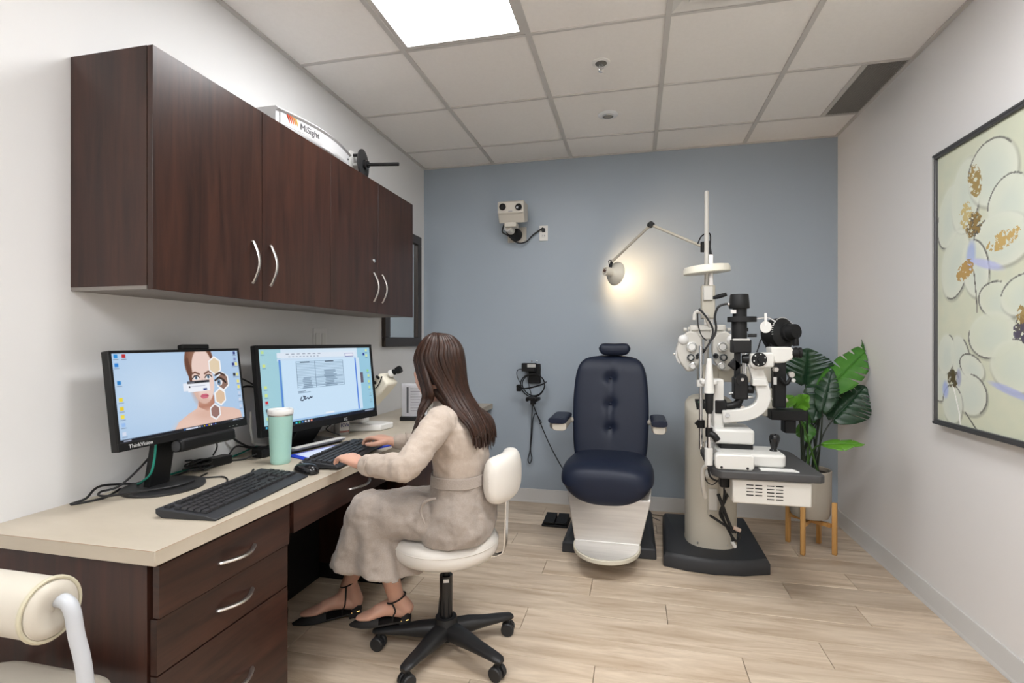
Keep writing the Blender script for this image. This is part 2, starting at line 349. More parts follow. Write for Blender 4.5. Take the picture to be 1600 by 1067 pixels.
# ================================================================ wall cupboards
def bow_handle(mb, a, b, out, r=.0055):
    a, b, out = Vector(a), Vector(b), Vector(out); P = []
    for k in range(9):
        t = k/8; P.append(a.lerp(b, t)+out*(.004+.026*math.sin(math.pi*t)))
    P = [a-out*.0]+P+[b-out*.0]
    mb.tube(P, r, 8, 3, flat=.75); return mb
CY = [1.190, 1.632, 2.070, 2.511, 2.952]; CZ0, CZ1, CXF = 1.383, 2.090, -1.356
M_edge = mat('edge banding', (.30, .16, .085), .5); M_und = mat('cupboard underside', (.20, .18, .165), .5)
labels = ('dark walnut two-door wall cupboard nearest the viewer', 'dark walnut two-door wall cupboard with a lock beside the mirror')
for u in range(2):
    ya, yb = CY[2*u], CY[2*u+2]
    t = thing('wall_cabinet', (XL, (ya+yb)/2, CZ0), labels[u], 'cabinet', 'dark wall cupboards')
    MB().bx(XL+.001, CXF-.0205, ya+.0005, yb-.0005, CZ0+.012, CZ1).build('carcass', M_dark, t, smooth=False)
    MB().bx(XL+.001, CXF-.0215, ya+.0012, yb-.0012, CZ0+.001, CZ0+.012).build('bottom_panel', M_und, t, smooth=False)
    for k in range(2):
        y0, y1 = CY[2*u+k]+.0012, CY[2*u+k+1]-.0012
        d = MB().bx(CXF-.019, CXF, y0, y1, CZ0, CZ1).build('door', M_dark, t, smooth=False, bevel=.0008, seg=1)
        yh = (y1-.047) if k == 0 else (y0+.043)
        bow_handle(MB(), (CXF, yh, 1.447), (CXF, yh, 1.596), (1, 0, 0)).build('handle', M_nickel, d)
        if u == 1 and k == 0:
            MB().lathe([(.011, 0), (.011, .004), (.008, .007), (.003, .007)], (CXF, yh, 1.662), (1, 0, 0), 16).build('lock', M_chrome, d)
    MB().bx(CXF-.0204, CXF-.0192, ya+.004, yb-.004, CZ0+.003, CZ1-.003).build('edge_band', M_edge, t, smooth=False)
# ================================================================ things on the cupboards
A, B = atx(437, 162, -1.405), atx(551, 240, -1.405); y0, y1, zt = A.y, B.y, A.z-.004
t = thing('display_sign', (-1.5, (y0+y1)/2, CZ1), 'long white plastic display sign with coloured logo on the cupboard', 'sign')
M_sign = mat('white display plastic', (.58, .58, .59), .4)
rings = []
n = 16
def signx(s, o=0): return -1.412+.045*math.sin(math.pi*s)+o
for k in range(n+1):
    s = k/n; y = y0+(y1-y0)*s; x = signx(s)
    rings.append([Vector(p) for p in ((XL+.03, y, CZ1+.001), (x-.02, y, CZ1+.001), (x, y, CZ1+.015), (x+.004, y, CZ1+.03), (x-.012, y, CZ1+.034), (x-.012, y, zt-.018), (x+.002, y, zt-.012), (x-.012, y, zt), (XL+.03, y, zt))])
MB().loft(rings).build('case', M_sign, t)
pn = MB(); rr = []
for k in range(n+1):
    s = .03+.94*k/n; y = y0+(y1-y0)*s; x = signx(s)
    rr.append([Vector(p) for p in ((x-.011, y, CZ1+.036), (x-.006, y, CZ1+.036), (x-.006, y, zt-.02), (x-.011, y, zt-.02))])
pn.loft(rr).build('front_panel', mat('sign face', (.46, .455, .46), .45), t)
for k, c in enumerate(('b03a18', 'b84818', 'c05c14', 'c87810', 'c09420')):
    s = .10+.018*k; y = y0+(y1-y0)*s; x = signx(s)-.0055
    MB().box((x, y, 2.158), (.0012, .0065, .038-.002*k), Matrix.Rotation(.45, 3, 'X')).build('logo_stripe', mat('logo '+c, c, .5), t, smooth=False)
s = .30; dx = .045*math.pi*math.cos(math.pi*s)/(y1-y0)
text('sign_lettering', 'MiSight', .038, basis((signx(s)-.005, y0+(y1-y0)*s, 2.148), (dx, 1, 0), (0, 0, 1)), mat('sign lettering', (.05, .05, .055), .6), t)
MB().ell((signx(.93)-.006, y0+(y1-y0)*.93, 2.15), (.003, .005, .005), nu=10, nv=6).build('indicator', M_black, t)
p = atx(568, 256, -1.40); t = thing('crank_spool', (p.x, p.y, CZ1), 'black round disc with protruding rod standing at the sign end', 'spool')
ax = Vector((1, .18, 0)).normalized()
zc = CZ1+.079
c = Vector((p.x, p.y, zc))
MB().lathe([(.010, -.008), (.074, -.008), (.078, -.004), (.078, .002), (.074, .004), (.02, .004)], c, ax, 40).build('disc', mat('spool black', (.02, .02, .021), .55), t)
MB().lathe([(.024, .003), (.024, .016), (.017, .02), (.017, .03), (.009, .032)], c, ax, 20).build('hub', M_gloss, t)
MB().cyl(c+ax*.03, c+ax*.19, .009, .0095, 16).build('rod', M_black, t, bevel=.002)
for k in range(4): a = k*math.pi/2+.5; q = c+ax*.006+Vector((-ax.y, ax.x, 0))*.02*math.cos(a)+Vector((0, 0, .02*math.sin(a))); MB().cyl(q, q+ax*.011, .004, .003, 8).build('bolt', M_chrome, t)
for k in range(3): MB().cyl(c-ax*.008+Vector((0, 0, -.05+.05*k)), c-ax*.055+Vector((0, 0, -.05+.05*k)), .008, .008, 12).build('spacer', (M_chrome, M_white, M_black)[k], t)
MB().lathe([(.01, -.062), (.07, -.062), (.07, -.055), (.01, -.055)], c, ax, 36).build('rear_plate', M_white, t)
# ================================================================ mirror, switch on the left wall
t = thing('wall_mirror', (XL, 3.41, 1.2), 'dark framed rectangular mirror on left wall behind the cupboard', 'mirror')
for nm, a in (('frame_rail', (3.118, 3.712, 1.195, 1.262)), ('frame_rail', (3.118, 3.712, 1.98, 2.047)), ('frame_stile', (3.118, 3.19, 1.262, 1.98)), ('frame_stile', (3.64, 3.712, 1.262, 1.98))):
    MB().bx(XL+.002, XL+.03, *a).build(nm, mat('mirror frame', (.035, .026, .022), .35), t, bevel=.004)
MB().bx(XL+.003, XL+.012, 3.185, 3.645, 1.255, 1.985).build('glass', mat('mirror glass', (.80, .83, .82), .03, 1), t, smooth=False)
t = thing('wall_switch', (XL, 2.43, 1.24), 'white double wall switch plate above the right monitor', 'switch')
MB().bx(XL+.0005, XL+.006, 2.372, 2.49, 1.185, 1.302).build('plate', M_wallr, t, bevel=.002)
for y in (2.405, 2.457): MB().bx(XL+.006, XL+.010, y-.017, y+.017, 1.21, 1.277).build('rocker', M_white, t, bevel=.0015)
# ================================================================ desk
DZ, DX, DY0 = .745, -1.083, .957
t = tag(MB().bx(XL+.001, DX, DY0, YB-.001, DZ-.0355, DZ).build('worktop', M_top, bevel=.0012, seg=1, org=(-1.37, 2.4, .70)), 'long pale maple laminate desk top along the left wall', 'worktop')
MB().bx(DX-.0002, DX+.0006, DY0+.001, YB-.002, DZ-.001, DZ-.0004).build('edge_seam', M_edge, t, smooth=False)
MB().bx(XL+.002, DX-.001, DY0-.0006, DY0+.0002, DZ-.001, DZ-.0004).build('edge_seam', M_edge, t, smooth=False)
t = thing('drawer_pedestal', (-1.38, 1.2, 0), 'dark walnut desk drawer pedestal at the near desk end', 'drawers')
MB().bx(XL+.02, -1.123, .972, .99, .0, .709).build('side_panel', M_dark, t, smooth=False)
MB().bx(XL+.02, -1.123, 1.423, 1.441, .0, .709).build('side_panel', M_dark, t, smooth=False)
MB().bx(XL+.02, -1.14, .99, 1.423, .04, .69).build('inner_body', mat('drawer box', (.015, .011, .010), .6), t, smooth=False)
for k, (z0, z1, xo) in enumerate(((.577, .702, .007), (.441, .573, 0), (.06, .437, 0))):
    d = MB().bx(-1.118+xo, -1.099+xo, .976, 1.4385, z0, z1).build('drawer', M_darkh, t, smooth=False, bevel=.0008, seg=1)
    zh = z1-.068 if k < 2 else .272; bow_handle(MB(), (-1.099+xo, 1.155, zh), (-1.099+xo, 1.278, zh), (1, 0, 0), .0065).build('handle', M_nickel, d)
t = thing('desk_apron', (-1.105, 1.9, .6), 'dark apron with shallow centre drawer above the knee space', 'drawer')
MB().bx(-1.125, -1.107, 1.4415, 2.349, .60, .709).build('rail', M_darkh, t, smooth=False)
d = MB().bx(-1.107, -1.092, 1.46, 2.33, .602, .703).build('drawer', M_darkh, t, smooth=False, bevel=.0008, seg=1)
bow_handle(MB(), (-1.092, 1.79, .653), (-1.092, 1.94, .653), (1, 0, 0), .0065).build('handle', M_nickel, d)
MB().bx(XL+.04, XL+.055, 1.4415, 2.349, .0, .709).build('knee_shade_panel', M_black, t, smooth=False)  # black sheet added to stand in for the deep shade of the knee space
t = thing('base_cabinet', (-1.38, 3.08, 0), 'dark base cupboard under the far end of the desk', 'cabinet')
MB().bx(XL+.02, -1.13, 2.35, 3.80, .08, .709).build('carcass', M_dark, t, smooth=False)
MB().bx(XL+.02, -1.17, 2.352, 3.79, .0, .08).build('plinth', M_black, t, smooth=False)
M_end = mat('laminate with reflected grey', (.045, .043, .046), .4)  # grey of the reflected blue wall put into the last door's colour
for k in range(3):
    y0 = 2.352+k*.482; d = MB().bx(-1.13, -1.112, y0, y0+.479, .085, .703).build('door', M_dark if k < 2 else M_end, t, smooth=False, bevel=.0008, seg=1)
    if k < 2: bow_handle(MB(), (-1.112, y0+.43-.38*k, .52), (-1.112, y0+.43-.38*k, .64), (1, 0, 0)).build('handle', M_nickel, d)
# under the desk
t = thing('computer_tower', (-1.45, 1.53, 0), 'black desktop computer tower on the floor under the desk', 'computer')
MB().bx(-1.60, -1.31, 1.452, 1.62, .012, .36).build('case', M_gloss, t, bevel=.006)
MB().bx(-1.31, -1.302, 1.456, 1.616, .02, .355).build('front_bezel', M_black, t, bevel=.003)
for s in (1.47, 1.60): MB().bx(-1.58, -1.33, s-.01, s+.01, 0, .012).build('foot', M_black, t)
MB().lathe([(.008, 0), (.008, .004), (.004, .005)], (-1.302, 1.535, .32), (1, 0, 0), 14).build('power_button', M_screw, t)
t = thing('handbag', (-1.50, 1.77, 0), 'glossy black bag slumped under the desk beside the tower', 'bag')
mb = MB(); mb.loft([sring((-1.495, 1.765, z), a*.85, b, 28, 3) for z, a, b in ((.002, .10, .08), (.02, .125, .10), (.12, .13, .10), (.22, .115, .075), (.27, .10, .03), (.28, .09, .012))])
mb.build('bag_body', mat('black patent leather', (.010, .010, .011), .16, bump=(30, .9)), t)
for s in (-1, 1): MB().tube([(-1.56, 1.765+.03*s, .26), (-1.54, 1.765+.05*s, .36), (-1.495, 1.765+.055*s, .395), (-1.45, 1.765+.05*s, .36), (-1.43, 1.765+.03*s, .26)], .007, 8).build('strap', M_gloss, t)
t = tag(MB().tube([(-1.57, 1.64, .40), (-1.57, 1.66, .48), (-1.58, 1.85, .47), (-1.58, 1.95, .55), (-1.57, 2.0, .66)], .005, 8).tube([(-1.57, 1.635, .35), (-1.585, 1.66, .33), (-1.58, 1.72, .5), (-1.57, 1.8, .68)], .004, 8).build('cable_bundle', M_cable, org=(-1.5, 1.6, .4)), 'black cables dangling under the desk above the computer tower', 'cable')
# ================================================================ monitors
def face_picture():
    W, H = 224, 126; c = Canvas(W, H, (.69, .80, .92)); asp = W/H
    c.put(np.clip(1-np.hypot((c.x-.25)*1.2, c.y-.45)/.7, 0, 1), (.80, .88, .96), .8); c.put(np.clip((c.y-.8)/.3, 0, 1)*np.clip((.3-c.x)/.4, 0, 1), (.66, .77, .88), .7)
    skin, sh = (.93, .82, .78), (.80, .62, .54)
    fx = .64
    c.poly([(fx-.05, .62), (fx-.07, .74), (.49, .80), (.41, .88), (.36, 1), (.98, 1), (.965, .86), (.9, .81), (.77, .76), (fx+.08, .72), (fx+.075, .6)], (.90, .76, .70))
    c.ell(.5, .98, .12, .12, (.93, .80, .74), .6, soft=.8); c.poly([(fx-.05, .60), (fx-.055, .73), (fx+.02, .80), (fx+.09, .73), (fx+.085, .58)], (.72, .50, .42)); c.ell(fx+.02, .83, .1, .07, (.86, .70, .63), .7, soft=.9)
    c.ell(fx-.01, .14, .125*asp, .30, (.45, .27, .19), asp=asp, soft=.08); c.ell(fx-.02, .12, .08*asp, .2, (.72, .58, .50), .5, asp=asp, soft=.8); c.ell(fx+.01, .22, .09*asp, .26, skin, asp=asp, soft=.08)
    c.ell(fx+.005, .42, .097*asp, .275, skin, asp=asp, soft=.06); c.ell(fx-.07, .55, .03*asp, .15, sh, .5, asp=asp, soft=.9, rot=-.3); c.ell(fx+.005, .66, .05*asp, .05, sh, .5, asp=asp, soft=.9)
    c.poly([(fx-.13, .1), (fx-.105, .06), (fx-.085, .24), (fx-.09, .46), (fx-.112, .36)], (.40, .24, .17))
    for ex in (-.052, .055):
        c.ell(fx+ex, .345, .026*asp, .028, (.97, .95, .95), asp=asp); c.ell(fx+ex, .343, .012*asp, .026, (.42, .52, .62), asp=asp); c.ell(fx+ex, .343, .005*asp, .011, (.05, .05, .08), asp=asp)
        c.line([(fx+ex-.032, .35), (fx+ex-.012, .318), (fx+ex+.014, .318), (fx+ex+.03, .345)], .008, (.22, .13, .11), asp=asp)
        g = 1 if ex > 0 else -1; c.line([(fx+ex-g*.03, .30), (fx+ex+g*.005, .272), (fx+ex+g*.036, .29)], .012, (.42, .27, .21), .9, asp=asp)
    c.line([(fx-.002, .36), (fx+.004, .47)], .008, (.84, .70, .64), .6, asp=asp); c.ell(fx+.005, .595, .035*asp, .034, (.83, .42, .50), asp=asp); c.line([(fx-.03, .592), (fx+.04, .592)], .004, (.6, .25, .32), asp=asp)
    for hx, hy, r, col in ((.765, .20, .115, (.90, .82, .70)), (.825, .42, .115, (.55, .42, .37)), (.785, .63, .105, (.88, .76, .64)), (.725, .82, .095, (.60, .45, .42))):
        P = [(hx+r/asp*.9*math.cos(math.radians(90+60*k)), hy+r*1.08*math.sin(math.radians(90+60*k))) for k in range(6)]; c.poly(P, col); c.line(P+[P[0]], .010, (.97, .97, .98), asp=asp)
    c.ell(.79, .43, .03*asp, .05, (.93, .92, .93), asp=asp); c.ell(.787, .43, .018*asp, .045, (.45, .55, .66), asp=asp); c.ell(.787, .43, .008*asp, .02, (.04, .05, .07), asp=asp); c.line([(.755, .40), (.79, .365), (.83, .40), (.85, .44)], .014, (.16, .09, .07), asp=asp); c.line([(.76, .33), (.80, .30), (.85, .34)], .014, (.28, .18, .14), asp=asp)
    c.rect(.475, .405, .53, .505, (.92, .94, .98)); c.rect(.51, .385, .70, .525, (.95, .96, .99)); c.rect(.51, .385, .70, .415, (.07, .08, .12)); c.rect(.64, .49, .672, .515, (.10, .20, .48)); c.rect(.52, .445, .532, .468, (.15, .15, .2)); c.rect(.54, .45, .66, .456, (.6, .62, .7)); c.rect(.515, .395, .57, .403, (.6, .6, .65))
    c.rect(0, .965, 1, 1, (.03, .05, .10)); c.rect(.46, .972, .56, .993, (.85, .88, .95)); c.rect(.445, .972, .455, .992, (.2, .5, .9))
    for k in range(8): c.rect(.57+.02*k, .973, .58+.02*k, .992, ((.9, .9, .9), (.2, .5, .8), (.9, .8, .2), (.3, .3, .9), (.8, .7, .2), (.9, .9, .95), (.2, .2, .7), (.4, .6, .9))[k])
    c.rect(.88, .975, .985, .985, (.75, .78, .85)); c.rect(.02, .974, .07, .988, (.75, .78, .85))
    for x, y, col in ((.025, .03, (.10, .55, .85)), (.075, .03, (.75, .08, .10)), (.025, .13, (.1, .5, .85)), (.03, .33, (.1, .5, .8)), (.03, .52, (.95, .85, .2)), (.03, .62, (.93, .8, .15)), (.03, .71, (.95, .87, .3)), (.03, .80, (.6, .75, .95)), (.03, .90, (.85, .88, .95)), (.965, .03, (.2, .25, .5)), (.965, .12, (.5, .55, .75)), (.945, .19, (.15, .2, .5)), (.975, .19, (.95, .9, .5)), (.945, .34, (.1, .1, .15)), (.975, .34, (.9, .88, .55)), (.975, .44, (.95, .9, .45)), (.975, .52, (.95, .9, .45)), (.975, .61, (.8, .84, .92)), (.975, .7, (.85, .87, .93)), (.975, .8, (.8, .84, .92))):
        c.rect(x-.011, y-.02, x+.012, y+.022, col); c.rect(x-.016, y+.034, x+.017, y+.042, (.45, .52, .62), .8)
    return c.a
def document_picture():
    W, H = 240, 135; c = Canvas(W, H, (.60, .79, .88)); c.put(np.clip(1-c.x*1.6, 0, 1), (.66, .83, .86), .8)
    c.rect(.16, .0, .86, .93, (.84, .91, .97)); c.rect(.13, .05, .84, .12, (.88, .92, .97)); c.rect(.13, .125, .84, .16, (.80, .88, .96)); c.rect(.14, .14, .155, .93, (.35, .55, .85)); c.rect(.825, .15, .84, .93, (.40, .58, .90)); c.rect(.84, .15, .875, .93, (.82, .90, .97)); c.rect(.16, .15, .825, .93, (.80, .90, .985))
    c.rect(.83, .18, .835, .9, (.25, .45, .85)); c.rect(.73, .075, .815, .12, (.92, .93, .98)); c.line([(.73, .075), (.815, .075), (.815, .12), (.73, .12), (.73, .075)], .003, (.3, .3, .6), asp=1.78)
    ink = (.24, .33, .42)
    for k in range(18): y = .17+.0215*k; c.rect(.275, y, .70, y+.004, ink, .75)
    for x in (.275, .435, .70): c.rect(x, .17, x+.0032, .537, ink, .75)
    rnd = random.Random(3)
    for k in range(17):
        y = .176+.0215*k
        if 5 < k: c.rect(.51+rnd.random()*.02, y+.004, .60+rnd.random()*.04, y+.013, ink, .6)
        if k > 9: c.rect(.31+rnd.random()*.02, y+.004, .385+rnd.random()*.02, y+.013, ink, .6)
        if k in (10, 15): c.rect(.44, y+.004, .69, y+.012, ink, .5)
    c.rect(.31, .178, .39, .188, (.1, .15, .2)); c.rect(.53, .178, .61, .188, (.1, .15, .2)); c.rect(.275, .57, .34, .577, ink, .8); c.rect(.275, .588, .38, .595, ink, .8)
    c.line([(.30, .65), (.29, .69), (.31, .70), (.335, .65), (.315, .64), (.33, .685), (.35, .665), (.36, .685), (.375, .66), (.385, .675), (.392, .655)], .006, (.12, .18, .28), asp=1.78)
    for k in range(7): c.rect(.2+.045*k, .065, .225+.045*k, .072, (.3, .35, .42), .8)
    for k in range(9): c.rect(.22+.03*k, .1, .235+.03*k, .108, (.35, .42, .5), .7)
    c.rect(.875, .38, .905, .54, (.38, .35, .42)); c.rect(.92, .08, .94, .12, (.12, .2, .55)); c.rect(.5, .9, .58, .92, (.95, .97, 1)); c.rect(.16, .93, .86, .95, (.62, .76, .93)); c.rect(0, .955, 1, 1, (.02, .06, .14))
    for k in range(6): c.rect(.235+.025*k, .965, .25+.025*k, .99, ((.2, .8, .9), (.2, .75, .4), (.2, .5, .8), (.9, .9, .95), (.9, .9, .95), (.95, .6, .5))[k])
    c.rect(.01, .965, .022, .99, (.3, .8, .95)); c.rect(.035, .965, .05, .99, (.2, .5, .9)); c.rect(.89, .968, .985, .982, (.75, .8, .88))
    for x, y, col in ((.025, .04, (.75, .88, .6)), (.03, .21, (.85, .9, .5)), (.03, .48, (.82, .9, .55)), (.03, .58, (.82, .9, .55)), (.03, .67, (.78, .15, .2)), (.03, .77, (.2, .25, .3)), (.03, .87, (.8, .88, .6)), (.96, .04, (.85, .9, .6)), (.96, .12, (.85, .9, .6)), (.96, .36, (.6, .85, .5)), (.965, .44, (.82, .9, .55)), (.965, .53, (.82, .9, .55)), (.965, .62, (.82, .9, .55)), (.97, .72, (.6, .75, .8)), (.97, .82, (.6, .75, .8))):
        c.rect(x-.010, y-.018, x+.010, y+.018, col); c.rect(x-.013, y+.03, x+.014, y+.037, (.35, .5, .58), .8)
    return c.a
def monitor(label, C, yaw, tilt, w, h, bz, bot, img, brand, stand, basep, group='desk monitors'):
    r = Vector((-math.sin(yaw), math.cos(yaw), 0)); nn = Vector((math.cos(yaw), math.sin(yaw), 0)); up = Vector((0, 0, math.cos(tilt)))-nn*math.sin(tilt)
    M = basis(C, r, up); t = thing('computer_monitor', (basep[0], basep[1], DZ), label, 'monitor', group)
    MB(M).box((0, 0, -.014), (w, h, .026)).build('housing', M_black, t, bevel=.003)
    MB(M).box((0, -.01, -.036), (w*.6, h*.62, .024)).build('rear_cover', M_black, t, bevel=.008)
    fr = MB(M)
    for a in ((-w/2, w/2, h/2-bz, h/2), (-w/2, w/2, -h/2, -h/2+bot), (-w/2, -w/2+bz, -h/2+bot, h/2-bz), (w/2-bz, w/2, -h/2+bot, h/2-bz)): fr.bx(*a, -.001, .0025)
    fr.build('bezel', M_black, t, bevel=.0008, seg=1)
    O = M @ Vector((-w/2+bz, -h/2+bot, .0004))
    printed('screen', img, O, r*(w-2*bz), up*(h-bz-bot), MATS['screen'], t)
    text('brand_lettering', brand[0], brand[1], M @ Matrix.Translation((brand[2], -h/2+bot*.45, .0028)), mat('brand grey', (.55, .55, .55), .4), t)
    stand(t, M, r, nn, up); return t, M
paint_mat('screen', .60, .25)
def stand1(t, M, r, nn, up):
    b = Vector((-1.53, 1.385, DZ))
    MB().lathe([(.004, .0), (.118, .0), (.12, .003), (.119, .008), (.112, .011), (.004, .012)], b, n=56).build('foot_disc', mat('stand black', (.02, .02, .021), .38), t)
    q = M @ Vector((-.045, -.09, -.048)); n1 = nn
    mb = MB(); mb.loft([[b+Vector((-.035, -.045, .01)), b+Vector((-.01, -.045, .01)), b+Vector((-.01, .03, .01)), b+Vector((-.035, .03, .01))], [q+Vector((-.018, -.035, 0)), q+Vector((.006, -.035, 0)), q+Vector((.006, .04, 0)), q+Vector((-.018, .04, 0))]])
    mb.build('column', M_black, t, bevel=.003); MB().box(M @ Vector((-.04, -.07, -.052)), (.03, .1, .09)).build('hinge', M_black, t, bevel=.004)
    sb = MB(M).box((.055, -.171, -.002), (.235, .042, .05)).build('soundbar', M_black, t, bevel=.010, seg=3)
    MB(M).cyl((-.064, -.171, -.001), (-.0635, -.171, -.001), .018, .018, 16).build('speaker_end', M_grey, sb)
    MB(M).box((.06, .160, -.012), (.115, .018, .022)).build('webcam_bar', M_black, t, bevel=.004)
    for k in range(3): MB(M).box((.165+.018*k, -.1425, .003), (.006, .0025, .001)).build('button', M_screw, t)
monitor('monitor at desk front showing a woman\'s face with hexagons', (-1.50, 1.445, 1.055), .005, .132, .51, .302, .009, .024, face_picture(), ('ThinkVision', .0165, -.185), stand1, (-1.53, 1.385))
def stand2(t, M, r, nn, up):
    b = Vector((-1.545, 2.09, DZ)); q = M @ Vector((0, -.12, -.05)); Rr = Matrix.Rotation(math.atan2(r.y, r.x)-math.pi/2, 4, 'Z')
    pl = MB(Matrix.Translation(b) @ Rr); pl.prism(rrect(-.08, .13, -.17, .17, .03), 0, .012); pl.build('foot_plate', M_gloss, t, bevel=.002)
    nk = MB(); o = lambda c, x, y: Vector(c)+nn*x+r*y
    nk.loft([[o(b+Vector((0, 0, .01)), -.03, -.07), o(b+Vector((0, 0, .01)), .03, -.07), o(b+Vector((0, 0, .01)), .03, .07), o(b+Vector((0, 0, .01)), -.03, .07)], [o(q, -.03, -.08), o(q, .02, -.08), o(q, .02, .08), o(q, -.03, .08)]]).build('neck', M_black, t, bevel=.006)
monitor('large monitor beside the seated woman showing a typed document', (-1.441, 2.142, 1.025), -.216, .113, .70, .384, .017, .030, document_picture(), ('LG', .018, .12), stand2, (-1.545, 2.09))
# ================================================================ keyboards, mouse
M_key = mat('key caps', (.018, .018, .02), .45); M_kb = mat('keyboard body', (.024, .025, .028), .5)
def keyboard(label, C, d, L=.445, W=.155, palm=.03, tone=None):
    x = Vector((d[0], d[1], 0)).normalized(); y = Vector((-x.y, x.x, 0)); t = thing('keyboard', C, label, 'keyboard', 'black keyboards'); M = basis(C, x, y)
    b = MB(M); prof = [(-W/2-palm, 0), (-W/2-palm, .006), (-W/2, .013), (W/2, .026), (W/2, .012), (W/2-.02, 0)]
    b.loft([[Vector((s, p[0], p[1])) for p in prof] for s in (-L/2, L/2)]).build('body', M_kb, t, bevel=.002)
    unit = .0187; base = bpy.data.meshes.new('key'); kb = MB(); kb.loft([[Vector((sx*a, sy*a, z)) for sx, sy in ((-1, -1), (1, -1), (1, 1), (-1, 1))] for a, z in ((.0083, 0), (.0083, .003), (.0066, .0078))])
    base.from_pydata([tuple(p) for p in kb.v], [], kb.f); base.materials.append(M_key)
    slope = math.atan2(.013, W); S = M @ Matrix.Translation((0, -W/2, .0128)) @ Matrix.Rotation(slope, 4, 'X')
    rows = [(0, [(0, 1.25), (1.25, 1.25), (2.5, 1.25), (3.75, 6.25), (10, 1.25), (11.25, 1.25), (12.5, 1.25), (13.75, 1.25), (15.3, 1), (16.3, 1), (17.3, 1), (18.8, 2), (20.8, 1)]),
            (1, [(0, 2.25)]+[(2.25+k, 1) for k in range(10)]+[(12.25, 2.75), (16.3, 1), (18.8, 1), (19.8, 1), (20.8, 1)]),
            (2, [(0, 1.75)]+[(1.75+k, 1) for k in range(11)]+[(12.75, 2.25), (18.8, 1), (19.8, 1), (20.8, 1)]),
            (3, [(0, 1.5)]+[(1.5+k, 1) for k in range(12)]+[(13.5, 1.5), (15.3, 1), (16.3, 1), (17.3, 1), (18.8, 1), (19.8, 1), (20.8, 1)]),
            (4, [(k, 1) for k in range(13)]+[(13, 2), (15.3, 1), (16.3, 1), (17.3, 1), (18.8, 1), (19.8, 1), (20.8, 1)]),
            (5.5, [(0, 1)]+[(2+k, 1) for k in range(4)]+[(6.5+k, 1) for k in range(4)]+[(11+k, 1) for k in range(4)]+[(15.3, 1), (16.3, 1), (17.3, 1)])]
    og = Matrix.Translation(-Vector(C)); pitchx = (L-.02)/22
    for ry, ks in rows:
        for kx, kw in ks:
            o = bpy.data.objects.new('key', base); COL.objects.link(o); o.parent = t
            o.matrix_local = og @ S @ Matrix.Translation((-L/2+.012+(kx+kw/2)*pitchx, .014+ry*.0205, 0)) @ Matrix.Diagonal((kw*pitchx/unit*1.0+(kw-1)*.06, 1.05, 1, 1))
    return t
keyboard('black full-size keyboard with palm rest in front of the face monitor', (-1.233, 1.372, DZ), (-.086, .996), .455, .15, .034)
# blue folder under the second keyboard
t = thing('blue_clipboard', (-1.26, 2.03, DZ), 'blue clipboard folder lying under the keyboard at the woman\'s hands', 'clipboard')
Q = [Vector((-1.435, 1.875, 0)), Vector((-1.245, 1.80, 0)), Vector((-1.092, 2.20, 0)), Vector((-1.32, 2.26, 0))]
MB().prism([(p.x, p.y) for p in Q], DZ+.0005, DZ+.004).build('cover', mat('royal blue plastic', (.015, .05, .55), .35), t, bevel=.001)
cq = sum(Q, Vector())/4
MB().prism([((p.x-cq.x)*.84+cq.x, (p.y-cq.y)*.88+cq.y) for p in Q], DZ+.0042, DZ+.006).build('paper', mat('paper pale', (.62, .68, .86), .6), t)
t = thing('paper_stack', (-1.42, 2.08, DZ), 'white sheet and grey notebook between monitor stand and clipboard', 'papers')
MB(basis((-1.425, 2.06, DZ), (.23, .97, 0), (-.97, .23, 0))).box((0, 0, .016), (.30, .055, .007)).build('notebook', mat('grey card', (.10, .10, .11), .5), t, bevel=.001)
MB(basis((-1.425, 2.06, DZ), (.23, .97, 0), (-.97, .23, 0))).box((.015, -.004, .021), (.29, .035, .0025)).build('sheet', M_white, t)
keyboard('black slim keyboard under the seated woman\'s hands', (-1.192, 1.925, DZ+.0062), (-.095, .995), .445, .14, .012)
t = thing('computer_mouse', (-1.185, 1.655, DZ), 'glossy black computer mouse between the two keyboards', 'mouse')
Rm = Rz(-.25).to_3x3(); mb = MB()
mb.loft([[Vector((-1.185, 1.655, DZ))+Rm @ Vector((p.x*1, p.y, 0))+Vector((0, 0, z)) for p in sring((0, 0, 0), a*.056, a*.031, 28, 2.3)] for a, z in ((.94, .001), (1, .006), (.99, .014), (.9, .024), (.72, .031), (.45, .0355), (.12, .037))])
mb.build('shell', M_gloss, t); MB().cyl(Vector((-1.185, 1.655, DZ+.031))+Rm @ Vector((-.028, -.003, 0)), Vector((-1.185, 1.655, DZ+.031))+Rm @ Vector((-.028, .003, 0)), .009, .009, 16).build('scroll_wheel', M_screw, t)
# ================================================================ tumbler
t = thing('tumbler', (-1.385, 1.77, DZ), 'tall mint green insulated tumbler with white lid', 'tumbler')
MB().lathe([(.002, .0), (.034, .0), (.037, .004), (.038, .02), (.046, .188), (.0465, .192), (.002, .192)], (-1.385, 1.77, DZ), n=40).build('cup', mat('mint enamel', (.36, .60, .53), .35), t)
MB().lathe([(.0465, .1915), (.047, .194), (.0465, .198)], (-1.385, 1.77, DZ), n=40).build('steel_ring', M_nickel, t)
MB().lathe([(.002, .196), (.0475, .196), (.0485, .2), (.0485, .213), (.046, .217), (.04, .2165), (.038, .213), (.002, .213)], (-1.385, 1.77, DZ), n=40).build('lid', M_white, t)
MB().box((-1.375, 1.745, DZ+.2145), (.02, .012, .004)).build('sip_slider', M_white, t, bevel=.0015)
